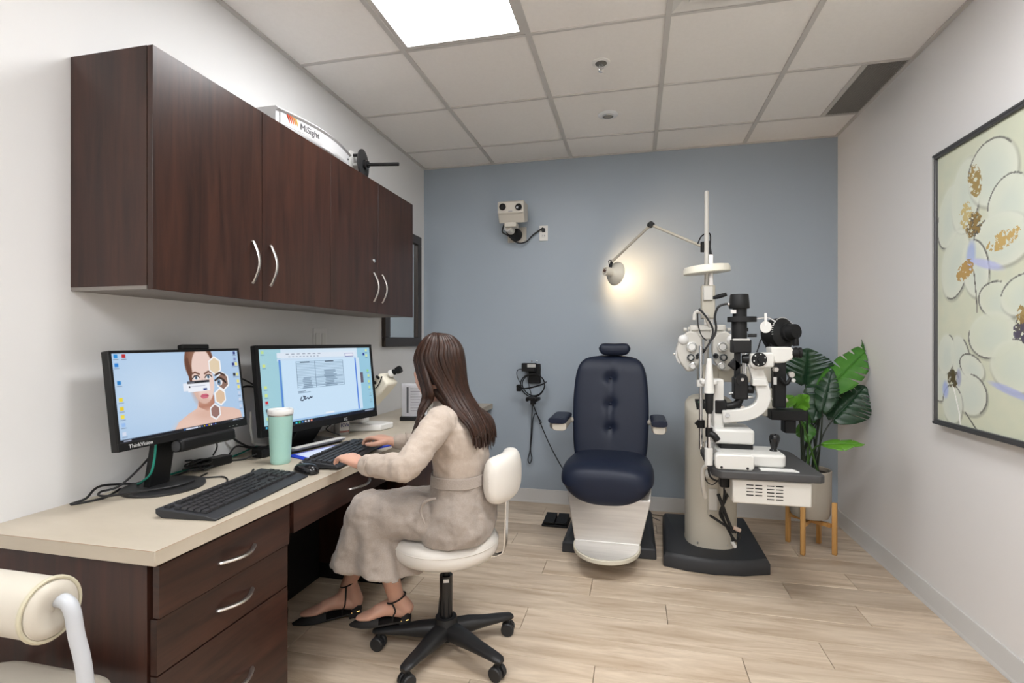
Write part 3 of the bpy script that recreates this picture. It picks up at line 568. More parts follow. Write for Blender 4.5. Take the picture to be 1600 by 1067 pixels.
# ================================================================ lensmeter, wipes tub, leaflet holder
t = thing('lensmeter', (-1.45, 2.55, DZ), 'cream lensmeter with black eyepiece on a white foot', 'instrument')
Ml = mat('lensmeter cream', (.70, .66, .55), .4)
MB().prism([(-1.59, 2.42), (-1.345, 2.52), (-1.325, 2.63), (-1.58, 2.66)], DZ, DZ+.035).build('foot', M_white, t, bevel=.008, seg=3)
MB().prism([(-1.57, 2.50), (-1.46, 2.53), (-1.46, 2.61), (-1.57, 2.61)], DZ+.034, DZ+.07).build('pedestal', M_white, t, bevel=.012, seg=3)
e0 = at(608, 590, 2.60); a0 = at(580, 622, 2.60); lo = at(566, 655, 2.60)
d = (e0-a0).normalized(); sd = Vector((.25, .97, 0)).normalized(); nrm = d.cross(sd)
mb = MB(); mb.loft([[p+sd*x+nrm*y for x, y in ((-.045, -hh), (.045, -hh), (.045, hh), (-.045, hh))] for p, hh in ((lo+Vector((-.05, 0, .0)), .03), (a0-d*.02, .044), (a0.lerp(e0, .55), .048), (e0, .044))]).build('body', Ml, t, bevel=.012, seg=3)
MB().cyl(Vector((-1.52, 2.56, DZ+.06)), lo+Vector((-.05, 0, 0)), .04, .035, 20).build('neck', Ml, t)
up_ = e0+nrm*.0
ep = at(612, 583, 2.60); eq = at(631, 574, 2.60); dd = (eq-ep).normalized()
if nrm.z < 0: nrm = -nrm
MB().lathe([(.02, -.01), (.021, .006), (.017, .012)], ep, dd, 24).build('eyepiece_collar', M_white, t)
MB().lathe([(.016, .005), (.017, .02), (.013, .023), (.013, .03), (.019, .033), (.021, .05), (.02, .06), (.014, .06), (.01, .052)], ep, dd, 24).build('eyepiece', M_black, t)
for u_, v_ in ((594, 592), (589, 600)):
    p = at(u_, v_, 2.57); MB().cyl(p, p+Vector((-.012, -.02, .016)), .009, .007, 14).build('lens_clamp', M_blackm, t)
MB().tube([at(586, 608, 2.56), at(592, 600, 2.55), at(597, 588, 2.55)], .003, 8).build('lever', M_blackm, t)
t = thing('wipes_tub', (-1.50, 2.40, DZ), 'clear plastic tub with blue lettering behind the keyboard', 'container')
MB().lathe([(.002, .0), (.036, .0), (.039, .004), (.039, .095), (.036, .1), (.002, .1)], (-1.50, 2.39, DZ), n=32).build('tub', mat('milky plastic', (.62, .60, .56), .25, trans=.35), t)
MB().lathe([(.002, .1), (.041, .1), (.041, .112), (.038, .115), (.002, .115)], (-1.50, 2.39, DZ), n=32).build('lid', M_white, t)
vd = Vector((.53, -.85, 0)).normalized(); tx = Vector((.85, .53, 0)).normalized(); mb = MB()
arc = [Vector((-1.50, 2.39, 0))+(vd*math.cos(a)+tx*math.sin(a))*.0393 for a in np.linspace(-.25, 1.1, 9)]
def wrap(z0, z1, m, nm):
    mb = MB(); mb.loft([[p+Vector((0, 0, DZ+z0)), p*1.0+Vector((0, 0, DZ+z1)), p+(p-Vector((-1.50, 2.39, 0))).normalized()*.0006+Vector((0, 0, DZ+z1)), p+(p-Vector((-1.50, 2.39, 0))).normalized()*.0006+Vector((0, 0, DZ+z0))] for p in arc]); mb.build(nm, m, t)
wrap(.015, .085, M_white, 'paper_label'); wrap(.0148, .024, mat('red print', (.55, .07, .04), .5), 'red_band'); wrap(.076, .0855, mat('navy print', (.03, .05, .2), .5), 'navy_band')
a = .42; pc = Vector((-1.50, 2.39, DZ+.052))+(vd*math.cos(a)+tx*math.sin(a))*.0412
text('label_lettering', 'KW', .028, basis(pc, tx*math.cos(a)-vd*math.sin(a), (0, 0, 1)), MATS['navy print'], t)
t = thing('leaflet_holder', (-1.33, 2.95, DZ), 'clear leaflet stand with printed sheet on a black base', 'leaflet holder')
c = Vector((-1.345, 2.90, DZ)); M = basis(c, (.96, .28, 0), (0, 0, 1))
MB(M).box((.02, .012, -.03), (.17, .024, .10)).build('base', M_black, t, bevel=.002)
MB(M).box((.02, .125, -.012), (.155, .205, .002)).build('sheet', mat('leaflet paper', (.70, .70, .74), .6), t)
MB(M).box((.02, .125, .006), (.16, .215, .0025)).build('acrylic_front', mat('clear acrylic', (.95, .95, .95), .03, trans=1, ior=1.2), t)
MB(M).box((-.022, .125, -.0105), (.012, .16, .0008)).build('printed_bar', mat('leaflet print', (.06, .06, .07), .6), t)
for k in range(9): MB(M).box((.03-.004*(k % 3), .195-.017*k, -.0105), (.07-.01*(k % 3), .003, .0008)).build('printed_line', mat('leaflet grey print', (.3, .3, .33), .6), t)
# ================================================================ power bricks and cables on the desk
t = thing('power_adapter', (-1.60, 1.66, DZ), 'black power adapter with coiled cable behind the face monitor', 'adapter')
MB(basis((-1.605, 1.665, DZ), (.15, 1, 0), (-1, .15, 0))).box((0, 0, .017), (.13, .05, .033)).build('brick', M_black, t, bevel=.004)
P = []
for k in range(60): a = k*.62; rr = .030+.012*math.sin(k*1.7); P.append((-1.585+rr*.8*math.cos(a), 1.575+rr*1.4*math.sin(a), DZ+.010+.0006*k+.006*math.sin(k*.9)))
MB().tube(P, .0032, 6, 2).build('coiled_cable', M_cable, t)
MB().tube([(-1.60, 1.73, DZ+.02), (-1.62, 1.80, DZ+.05), (-1.60, 1.86, DZ+.03), (-1.63, 1.95, DZ+.02)], .0035, 6).build('lead', M_cable, t)
t = thing('power_adapter', (-1.53, 1.87, DZ), 'black power adapter on the desk behind the green tumbler', 'adapter')
MB(basis((-1.53, 1.88, DZ), (.15, 1, 0), (-1, .15, 0))).box((0, 0, .018), (.12, .06, .035)).build('brick', M_black, t, bevel=.004)
MB().tube([(-1.53, 1.81, DZ+.02), (-1.56, 1.77, DZ+.006), (-1.60, 1.74, DZ+.005), (-1.61, 1.70, DZ+.004)], .0035, 6).build('lead', M_cable, t)
def cab(nm, pts, r, label, m=M_cable):
    tag(MB().tube(pts, r, 7, 8).build(nm, m, org=pts[0]), label, 'cable')
M_green = mat('green cable', (.01, .22, .16), .5); z = DZ+.004
cab('network_cable', [(-1.535, 1.35, 1.0), (-1.50, 1.33, .93), (-1.505, 1.32, .82), (-1.56, 1.33, .775), (-1.635, 1.40, DZ+.006), (-1.645, 1.6, z), (-1.645, 1.8, z), (-1.64, 1.95, DZ+.02), (-1.61, 2.02, z)], .0035, 'green network cable running along the wall behind the monitors', M_green)
cab('video_cable', [(-1.545, 1.42, .96), (-1.57, 1.38, .86), (-1.60, 1.30, .775), (-1.61, 1.24, DZ+.022), (-1.57, 1.22, DZ+.018), (-1.50, 1.28, DZ+.019), (-1.45, 1.36, DZ+.018), (-1.455, 1.43, DZ+.017)], .0034, 'black cable looping over the round monitor foot')
cab('power_cable', [(-1.60, 1.62, DZ+.02), (-1.61, 1.5, z), (-1.64, 1.40, z), (-1.645, 1.27, DZ+.03), (-1.62, 1.205, DZ+.012), (-1.63, 1.17, z), (-1.60, 1.24, z), (-1.645, 1.33, z)], .0036, 'black power cable along the wall left of the monitor foot')
cab('keyboard_cable', [(-1.315, 1.40, DZ+.02), (-1.36, 1.47, z), (-1.43, 1.53, z), (-1.50, 1.50, z), (-1.53, 1.56, z)], .0028, 'thin black keyboard cable between keyboard and adapter')
cab('usb_cable', [(-1.555, 1.60, 1.0), (-1.60, 1.65, .9), (-1.62, 1.70, .82), (-1.60, 1.66, .79)], .003, 'thin black cable hanging from the face monitor to the adapter')
cab('video_cable', [(-1.535, 2.0, .98), (-1.62, 1.86, 1.04), (-1.635, 1.78, .98), (-1.63, 1.77, .86), (-1.61, 1.84, .79), (-1.60, 1.92, DZ+.02)], .0045, 'thick black cable bowing out between the two monitors')
cab('power_cable', [(-1.535, 1.98, .95), (-1.63, 1.82, 1.08), (-1.64, 1.70, 1.03), (-1.645, 1.62, .96)], .0035, 'thin black cable crossing the wall between the two monitors')
cab('white_cable', [(-1.60, 1.86, .93), (-1.585, 1.84, .87), (-1.585, 1.85, .82), (-1.60, 1.88, .79), (-1.58, 1.93, DZ+.03)], .005, 'white cable bending down behind the large monitor', M_white)
cab('audio_cable', [(-1.47, 2.22, .86), (-1.46, 2.25, .83), (-1.48, 2.22, .80), (-1.44, 2.26, .77), (-1.42, 2.25, DZ+.02)], .0025, 'thin black cable hanging under the large monitor')
cab('pen_cable', [(-1.345, 1.575, z), (-1.375, 1.60, z), (-1.40, 1.64, z)], .004, 'black cable end lying beside the near keyboard')
# ================================================================ examination chair
M_navy = mat('navy vinyl', (.0095, .014, .030), .44, bump=(260, .12), spec=.32); M_alu = mat('brushed aluminium', (.66, .64, .61), .38, .85, noise=((3, 60, 60), (.5, .48, .46), .6)); M_beige = mat('beige metal', (.52, .48, .41), .45)
ex = -.148
t = thing('examination_chair', (ex, 3.2, 0), 'navy vinyl examination chair with headrest and metal footrest', 'chair')
MB().loft([[Vector(p) for p in ring] for ring in (
    ((-.415, 2.945, 0), (.122, 2.955, 0), (.118, 3.56, 0), (-.40, 3.56, 0)), ((-.413, 2.95, .055), (.120, 2.96, .055), (.115, 3.56, .07), (-.397, 3.56, .07)), ((-.385, 2.99, .082), (.092, 3.0, .082), (.085, 3.55, .10), (-.37, 3.55, .10)))]).build('base', mat('dark grey base', (.028, .029, .032), .45), t, bevel=.006)
MB().prism(rrect(ex-.10, ex+.10, 3.05, 3.3, .04), .09, .42).build('lift_column', M_beige, t)
MB().prism(rrect(ex-.20, ex+.20, 2.86, 3.36, .05), .40, .455).build('seat_pan', M_blackm, t, bevel=.01)
# apron and footplate
tp, bt = [(-.372, .43), (.092, .43)], [(-.327, .128), (.032, .128)]
MB().loft([[Vector((tp[0][0], 2.93, .43)), Vector((tp[1][0], 2.93, .43)), Vector((tp[1][0], 2.955, .43)), Vector((tp[0][0], 2.955, .43))], [Vector((tp[0][0]+.004, 2.855, .36)), Vector((tp[1][0]-.004, 2.855, .36)), Vector((tp[1][0]-.004, 2.88, .36)), Vector((tp[0][0]+.004, 2.88, .36))], [Vector((bt[0][0], 2.825, .128)), Vector((bt[1][0], 2.825, .128)), Vector((bt[1][0], 2.85, .128)), Vector((bt[0][0], 2.85, .128))]]).build('leg_panel', M_alu, t, bevel=.005)
half = [(ex+.182*math.cos(a), 2.838-.245*abs(math.sin(a))**.85) for a in np.linspace(math.pi, 2*math.pi, 33)]
fp = MB().prism(half, .100, .122).build('footplate', mat('footplate rim', (.60, .56, .46), .45), t, bevel=.003)
MB().prism([(ex+(x-ex)*.955, 2.836+(y-2.838)*.955) for x, y in half], .1222, .1245).build('tread', M_alu, fp)
MB().cyl((ex-.175, 2.832, .125), (ex+.175, 2.832, .125), .007, .007, 12).build('hinge', M_alu, t)
# seat cushion: stations from back to front
st = [(3.30, .475, .05, .20), (3.28, .485, .075, .222), (3.15, .49, .078, .238), (3.0, .493, .080, .252), (2.90, .487, .090, .256), (2.82, .470, .105, .254), (2.77, .458, .107, .245), (2.735, .45, .098, .225), (2.715, .448, .075, .19), (2.708, .448, .035, .12)]
rings = []
for y, z, hh, hw in st:
    rg = []
    for p in sring((0, 0, 0), hw, hh, 48, 2.9):
        sag = -.028*(abs(p.x)/.25)**2 if p.z <= 0 else 0
        q = Vector((ex+p.x*(1-.10*max(0, -p.y/hh)*(1 if y < 2.86 else .3)), y, z+p.y+(.03*(abs(p.x)/.25)**2.2 if p.y < 0 and y < 2.9 else 0)))
        rg.append(q)
    rings.append(rg)
MB().loft(rings).build('seat', M_navy, t, sub=1)
# seat piping
pp = [Vector((ex+.25*math.sin(a), 2.80-.03*math.cos(a), .405-.045*math.cos(a))) for a in np.linspace(-1.45, 1.45, 15)]
# backrest: grid with tufting
zs = [.50, .52, .56, .62, .68, .74, .80, .86, .92, .98, 1.03, 1.07, 1.10, 1.122, 1.136, 1.142]
hw_ = [.20, .216, .224, .229, .232, .2345, .2355, .235, .232, .227, .219, .207, .190, .163, .12, .06]
nx = 40; F_, B_ = [], []
def yc(z): return 3.20+(z-.5)*.21
btn = [(0, 1.0), (0, .84), (0, .695)]
zf = np.linspace(.50, 1.142, 64); hf_ = np.interp(zf, zs, hw_)
rings = []
for z, hw in zip(zf, hf_):
    ed = math.sqrt(1-(1-max(.02, min(1, (1.15-z)/.11, (z-.47)/.07)))**2)
    rg = []
    for k in range(nx+1):
        s = -1+2*k/nx; x = hw*math.sin(s*math.pi/2); th = .062*ed*(max(0, 1-abs(s)**5))**.45*(1 if abs(s) < .999 else 0)
        dep = sum(.020*math.exp(-((x-bx)**2+(z-bz)**2)/.0009)+.010*math.exp(-((x-bx)**2/.0003+(z-bz)**2/.006)) for bx, bz in btn)
        rg.append(Vector((ex+x, yc(z)-th+dep, z)))
    for k in range(nx, -1, -1):
        s = -1+2*k/nx; x = hw*math.sin(s*math.pi/2); rg.append(Vector((ex+x, yc(z)+.035+.015*ed*(1-abs(s)**4), z)))
    rings.append(rg)
bk = MB().loft(rings).build('backrest', M_navy, t, ang=60)
for bx, bz in btn: MB().ell((ex+bx, yc(bz)-.040, bz), (.0085, .005, .0085), nu=14, nv=8).build('button', M_navy, bk)
# headrest
rg = []
for k in range(17):
    s = -1+2*k/16; x = .1*s; hz = .042*(1-abs(s)**4)**.5+.004; dip = .012*(1-abs(s)**2)*1
    rg.append([Vector((ex+.024+x, 3.30+.02*s*s*-1+p.x, 1.187+p.y-(dip if p.y > 0 else 0))) for p in sring((0, 0, 0), .034*(1-abs(s)**5)**.5+.003, hz, 20, 2.4)])
MB().loft(rg).build('headrest', M_navy, t, sub=1)
MB().cyl((ex+.02, 3.345, 1.08), (ex+.02, 3.325, 1.17), .012, .012, 12).build('headrest_post', M_chrome, t)
for s in (-1, 1):
    x0 = ex+s*.295 if s < 0 else ex+.285; aw = .052 if s < 0 else .042
    a = thing_part = MB().loft([[Vector((x0+p.x*aw/.05*(1 if i else .8)+(.012 if s < 0 else 0)*(i == 0), y, .735+p.y*1.0)) for p in sring((0, 0, 0), .05, .028, 20, 3.5)] for i, y in enumerate((2.96, 3.0, 3.22))]).build('armrest', M_beige, t, bevel=.003)
    MB().loft([[Vector((x0+p.x*aw/.05, y, .766+p.y)) for p in sring((0, 0, 0), .053, .018, 20, 3)] for y in (2.952, 2.965, 3.21, 3.225)]).build('arm_pad', M_navy, a, bevel=.003)
    MB().cyl((x0-s*.02, 3.18, .735), (ex+s*.20, 3.25, .735), .016, .016, 14).build('arm_bracket', M_beige, a)
# foot switches
t = thing('foot_switch', (-.52, 3.41, 0), 'black double foot pedal on floor beside the examination chair', 'pedal')
MB().bx(-.604, -.43, 3.325, 3.50, .0, .014).build('plate', M_blackm, t, bevel=.002)
for x in (-.558, -.474): MB().loft([[Vector(p) for p in r] for r in (((x-.037, 3.335, .016), (x+.037, 3.335, .016), (x+.037, 3.49, .016), (x-.037, 3.49, .016)), ((x-.037, 3.335, .03), (x+.037, 3.335, .03), (x+.037, 3.49, .044), (x-.037, 3.49, .044)))]).build('pedal', M_black, t, bevel=.003)
# ================================================================ acuity projector and outlet on the blue wall
t = thing('vision_projector', (-.93, YB, 2.1), 'cream twin-lens vision chart projector mounted on the blue wall', 'projector')
py = 3.56; g = lambda u, v: at(u, v, py)
tl, br = g(777, 316), g(818, 332); cxp = (tl.x+br.x)/2; wd = br.x-tl.x
z0, z1 = g(800, 346).z, g(800, 312).z; zm = g(800, 332.5).z
prof = [(py, zm), (py, z1-.012), (py+.03, z1), (py+.15, z1-.002), (py+.16, z0+.03), (py+.045, z0), (py+.012, zm-.005)]
MB().loft([[Vector((cxp+s*wd/2*f, y, z)) for y, z in prof] for s, f in ((-1, .98), (1, 1.0))]).build('housing', M_cream, t, bevel=.008, seg=3)
for u in (785.5, 810.5):
    p = at(u, 323.5, py); MB().lathe([(.002, -.004), (.023, -.004), (.0245, .002), (.0245, .008), (.021, .008), (.018, .002), (.002, .001)], (p.x, py, p.z), (0, -1, 0), 32).build('lens', M_gloss, t)
MB().box((cxp, py-.0005, zm+.012), (.03, .002, .005)).build('name_plate', mat('grey print', (.25, .25, .28), .5), t)
mp = at(808, 367, YB); mz = mp.z
MB().bx(mp.x-.073, mp.x+.075, YB-.006, YB-.0005, mz-.06, mz+.055).build('wall_plate', M_cream, t, bevel=.002)
MB().cyl((mp.x-.005, YB-.006, mz-.005), (mp.x-.012, YB-.12, mz+.01), .05, .046, 24).build('swivel_joint', M_blackm, t, bevel=.004)
MB().cyl((mp.x-.015, YB-.10, mz+.005), (mp.x-.03, YB-.185, mz+.02), .032, .03, 20).build('swivel_knob', M_white, t, bevel=.004)
MB().cyl((mp.x-.03, YB-.165, mz+.01), (cxp, YB-.18, z0+.01), .025, .025, 16).build('post', M_cream, t)
MB().bx(cxp-.055, cxp+.035, YB-.23, YB-.15, z0-.028, z0+.004).build('mount_block', M_cream, t, bevel=.004)
for dx in (-.06, .062):
    for dz in (-.048, .044): MB().ell((mp.x+dx, YB-.006, mz+dz), (.004, .002, .004), nu=8, nv=6).build('screw', M_screw, t)
o1, o2 = at(843, 353, YB), at(856, 376, YB)
MB().tube([(cxp-.06, YB-.2, z0+.005), (cxp-.085, YB-.17, z0-.05), (cxp-.05, YB-.14, mz-.03), (mp.x+.02, YB-.07, mz-.075), (mp.x+.08, YB-.03, mz-.06), (mp.x+.13, YB-.02, mz-.01), ((o1.x+o2.x)/2, YB-.022, o1.z-.02)], .0055, 8).build('power_cord', M_cable, t)
t = thing('wall_outlet', ((o1.x+o2.x)/2, YB, o2.z), 'white wall power outlet beside the projector on the blue wall', 'outlet')
MB().bx(o1.x, o2.x, YB-.006, YB-.0005, o2.z, o1.z).build('plate', mat('outlet white', (.78, .76, .72), .4), t, bevel=.002)
cxo, czo = (o1.x+o2.x)/2, (o1.z+o2.z)/2
for s in (-1, 1): MB().prism(rrect(cxo-.017, cxo+.017, czo+s*.021-.014, czo+s*.021+.014, .01), YB-.008, YB-.005, 'y').build('socket', M_white, t)
for dx in (-.006, .006): MB().bx(cxo+dx-.001, cxo+dx+.001, YB-.0086, YB-.0078, czo-.025, czo-.015).build('slot', M_black, t)
MB().prism(rrect(cxo-.013, cxo+.013, czo+.008, czo+.035, .006), YB-.028, YB-.0085, 'y').build('plug', M_black, t, label='black plug in the upper socket')
# ================================================================ head-worn ophthalmoscope hanging on the wall
t = thing('head_ophthalmoscope', (-.80, YB, .9), 'black head-worn ophthalmoscope hanging on the blue wall with cables', 'instrument')
W = lambda u, v, d=.05: at(u, v, YB-d)
MB().bx(W(827, 0, 0).x, W(845, 0, 0).x, YB-.03, YB-.0005, W(0, 583, 0).z, W(0, 560, 0).z).build('wall_bracket', M_blackm, t, bevel=.003)
a, b = W(817, 567), W(838, 580); MB().bx(a.x, b.x, YB-.10, YB-.03, b.z, a.z).build('power_pack', M_black, t, bevel=.004)
a, b = W(824, 569, .1), W(837, 574, .1); MB().bx(a.x, b.x, YB-.1015, YB-.0995, b.z, a.z).build('label_plate', mat('label silver', (.45, .45, .43), .4), t)
for u in (831, 839): q = W(u, 564.5, .03); MB().ell((q.x, YB-.031, q.z), (.006, .003, .006), nu=10, nv=6).build('screw', M_chrome, t)
cc = W(832, 603, .09)
for rx, rz, dy in ((.092, .086, 0), (.086, .08, .035)):
    MB().tube([cc+Vector((rx*math.cos(a), dy+.02*math.sin(2*a), rz*math.sin(a)+.004)) for a in np.linspace(0, 2*math.pi, 25)], .0045, 7, 2).build('head_loop', M_blackm, t)
MB().tube([W(808, 603, .13), W(818, 607, .16), W(832, 605, .17), W(846, 601, .15), W(853, 597, .10)], [.012, .013, .013, .012, .010], 8, 5, flat=.45).build('brow_band', M_black, t)
a = W(811, 606, .13); MB().box(a, (.035, .04, .05)).build('side_knob', M_black, t, bevel=.006)
a = W(833, 623, .13); MB().box(a, (.105, .05, .024)).build('optics_block', M_black, t, bevel=.006)
for s in (-1, 1): MB().cyl(a+Vector((s*.035, -.02, 0)), a+Vector((s*.035, -.05, -.004)), .014, .012, 16).build('eyepiece', M_black, t)
MB().box(a+Vector((0, 0, -.026)), (.04, .035, .03)).build('lamp_housing', M_black, t, bevel=.005)
k = M_cable
MB().tube([W(822, 576, .09), W(809, 578, .06), W(808, 588, .07), W(814, 600, .09)], .003, 6).build('lead', k, t)
MB().tube([W(824, 582, .07), W(826, 600, .05), W(830, 616, .08)], .003, 6).build('lead', k, t)
MB().tube([W(832, 632, .10), W(831, 650, .05), W(830, 675, .03), W(829, 690, .03), W(828, 705, .03), W(825, 718, .03), W(828, 724, .03), W(831, 715, .03), W(829, 703, .03), W(831, 680, .03), W(833, 655, .04), W(837, 646, .05), W(843, 655, .04), W(846, 660, .04), W(843, 662, .04)], .0036, 6).build('hanging_loop', k, t)
MB().tube([W(833, 632, .10), W(840, 650, .06), W(846, 665, .05), W(858, 693, .08), W(871, 718, .16), W(881, 735, .26), at(884, 741, 3.3), at(893, 747, 3.2)], .004, 6).build('trailing_cable', k, t)
# ================================================================ swivel stool
M_vin = mat('white vinyl', (.66, .625, .575), .38, bump=(120, .05)); sx, sy = -.735, 1.912
t = thing('swivel_stool', (sx, sy, 0), 'white round swivel stool with padded backrest under the woman', 'stool')
M_blk = mat('black nylon', (.014, .014, .015), .42)
MB().lathe([(.002, .135), (.042, .135), (.045, .12), (.05, .10), (.05, .06), (.042, .05), (.002, .05)], (sx, sy, 0)).build('hub', M_blk, t)
wheels = [(-1.0, 1.855), (-.79, 1.668), (-.487, 1.782), (-.52, 2.07), (-.84, 2.165)]
for x, y in wheels:
    d = (Vector((x, y, 0))-Vector((sx, sy, 0))); L = d.length; d.normalize(); sdv = Vector((-d.y, d.x, 0)); rg = []
    for s, hw, z0, z1 in ((.02, .036, .052, .118), (.10, .034, .056, .112), (L*.6, .029, .062, .100), (L-.02, .025, .066, .090), (L+.012, .021, .066, .086), (L+.022, .012, .068, .080)):
        c = Vector((sx, sy, 0))+d*s; rg.append([c+sdv*p.x+Vector((0, 0, (z0+z1)/2+p.y)) for p in sring((0, 0, 0), hw, (z1-z0)/2, 16, 2.6)])
    lg = MB().loft(rg).build('base_leg', M_blk, t)
    rot = random.uniform(-.6, .6); wd = Matrix.Rotation(rot, 3, 'Z') @ sdv; cw = Vector((x, y, .027))
    cs = MB()
    for s in (-1, 1): cs.lathe([(.003, .006), (.024, .006), (.027, .009), (.027, .021), (.023, .025), (.003, .026)], cw, wd*s, 24)
    cs.cyl(cw-wd*.007, cw+wd*.007, .012, .012, 12); cs.cyl(cw+Vector((0, 0, .018)), cw+Vector((0, 0, .05)), .008, .008, 10)
    cs.build('caster', mat('caster black', (.018, .018, .019), .5), lg)
MB().cyl((sx, sy, .12), (sx, sy, .30), .026, .026, 24).build('gas_sleeve', M_gloss, t); MB().cyl((sx, sy, .29), (sx, sy, .40), .0145, .0145, 20).build('gas_piston', M_blackm, t)
MB().prism(rrect(sx-.08, sx+.08, sy-.08, sy+.08, .02), .375, .395).build('seat_plate', M_blackm, t)
d_ = Vector((.36, -.93, 0)).normalized(); q = Vector((sx, sy, .285))+d_*.0263
MB().box(q, (.022, .002, .012), Matrix.Rotation(math.atan2(d_.y, d_.x)+math.pi/2, 3, 'Z')).build('sticker', M_white, t)
MB().lathe([(.002, .388), (.17, .388), (.192, .395), (.205, .41), (.210, .43), (.208, .452), (.198, .468), (.18, .476), (.12, .479), (.002, .478)], (sx, sy, 0), n=48).build('seat', M_vin, t)
mb = MB(); mb.lathe([(.2095, .447), (.2115, .449), (.2095, .452)], (sx, sy, 0), n=48, cap=False); mb.build('seam', mat('vinyl seam', (.62, .58, .52), .5), t)
# backrest: curved pad behind her, carried by a flat chrome bar
bc = Vector((-.722, 1.96, 0)); rg = []
for k in range(15):
    s = -1+2*k/14; a = -.08+s*.62; R_ = .235; e = (1-abs(s)**6)**.5
    c = bc+Vector((R_*math.cos(a), R_*math.sin(a), .706)); nrm_ = Vector((math.cos(a), math.sin(a), 0))
    rg.append([c+nrm_*p.x*(.35+.65*e)+Vector((0, 0, p.y*(.45+.55*e))) for p in sring((0, 0, 0), .045, .092, 24, 2.7)])
MB().loft(rg).build('backrest', M_vin, t, sub=1)
mb = MB(); rg2 = []
for p, n_ in (((-.66, 1.93, .384), (0, 0, 1)), ((-.535, 1.945, .382), (0, 0, 1)), ((-.508, 1.95, .395), (-.7, 0, .7)), ((-.500, 1.955, .43), (-1, 0, 0)), ((-.492, 1.955, .69), (-1, 0, 0))):
    p, n_ = Vector(p), Vector(n_).normalized(); s_ = Vector((.07, 1, 0)).normalized()
    rg2.append([p+s_*a+n_*b for a, b in ((-.016, -.003), (.016, -.003), (.016, .003), (-.016, .003))])
mb.loft(rg2).build('back_bar', M_chrome, t, bevel=.001)
# ================================================================ cream armchair cut by the frame
M_crm = mat('cream vinyl', (.52, .48, .41), .4, bump=(60, .15)); M_crmp = mat('cream piping', (.50, .46, .34), .45); M_wmet = mat('white painted steel', (.46, .475, .50), .3)
t = thing('lounge_chair', (-1.25, .7, 0), 'cream vinyl chair with white steel frame at bottom left', 'chair')
xe, yb, zb = -1.018, .70, .752; xw = -1.55
rg = [[Vector((x, yb+p.x*f, zb+p.y*f)) for p in sring((0, 0, 0), .047, .052, 32, 2.2)] for x, f in ((xw, .9), (xw+.01, 1), (-1.3, 1.0), (xe-.01, 1), (xe, .94))]
bk = MB().loft(rg).build('back_roll', M_crm, t)
for x in (xe-.004, xw+.004): MB().tube([Vector((x, yb+.049*math.cos(a), zb+.054*math.sin(a))) for a in np.linspace(0, 2*math.pi, 33)], .004, 7, 1).build('piping', M_crmp, bk)
rg = [[Vector((xe+dx, yb+p.x*f, zb+p.y*f)) for p in sring((0, 0, 0), .044, .049, 32, 2.2)] for dx, f in ((-.001, 1), (.006, .85), (.008, .6), (.002, .25), (-.001, .05))]
MB().loft(rg).build('end_cap', M_crm, bk)
for x in (xe+.016, xw-.016):
    MB().tube([(x-.03*(1 if x > -1.2 else -1), yb+.012, zb+.008), (x-.004, yb+.012, zb+.010), (x+.010*(1 if x > -1.2 else -1), yb+.014, zb-.006), (x+.016*(1 if x > -1.2 else -1), yb+.017, zb-.05), (x+.03*(1 if x > -1.2 else -1), yb+.024, .60), (x+.045*(1 if x > -1.2 else -1), yb+.03, .30), (x+.05*(1 if x > -1.2 else -1), yb+.03, .006)], .0125, 14).build('frame_post', M_wmet, t)
    MB().tube([(x+.01, yb+.055, .40), (x+.01, .88, .40), (x+.01, .925, .37), (x+.01, .93, .006)], .0125, 12).build('front_leg', M_wmet, t)
MB().prism(rrect(xw+.03, xe-.10, .66, .935, .09), .40, .468).build('seat', M_crm, t, bevel=.025, seg=4)
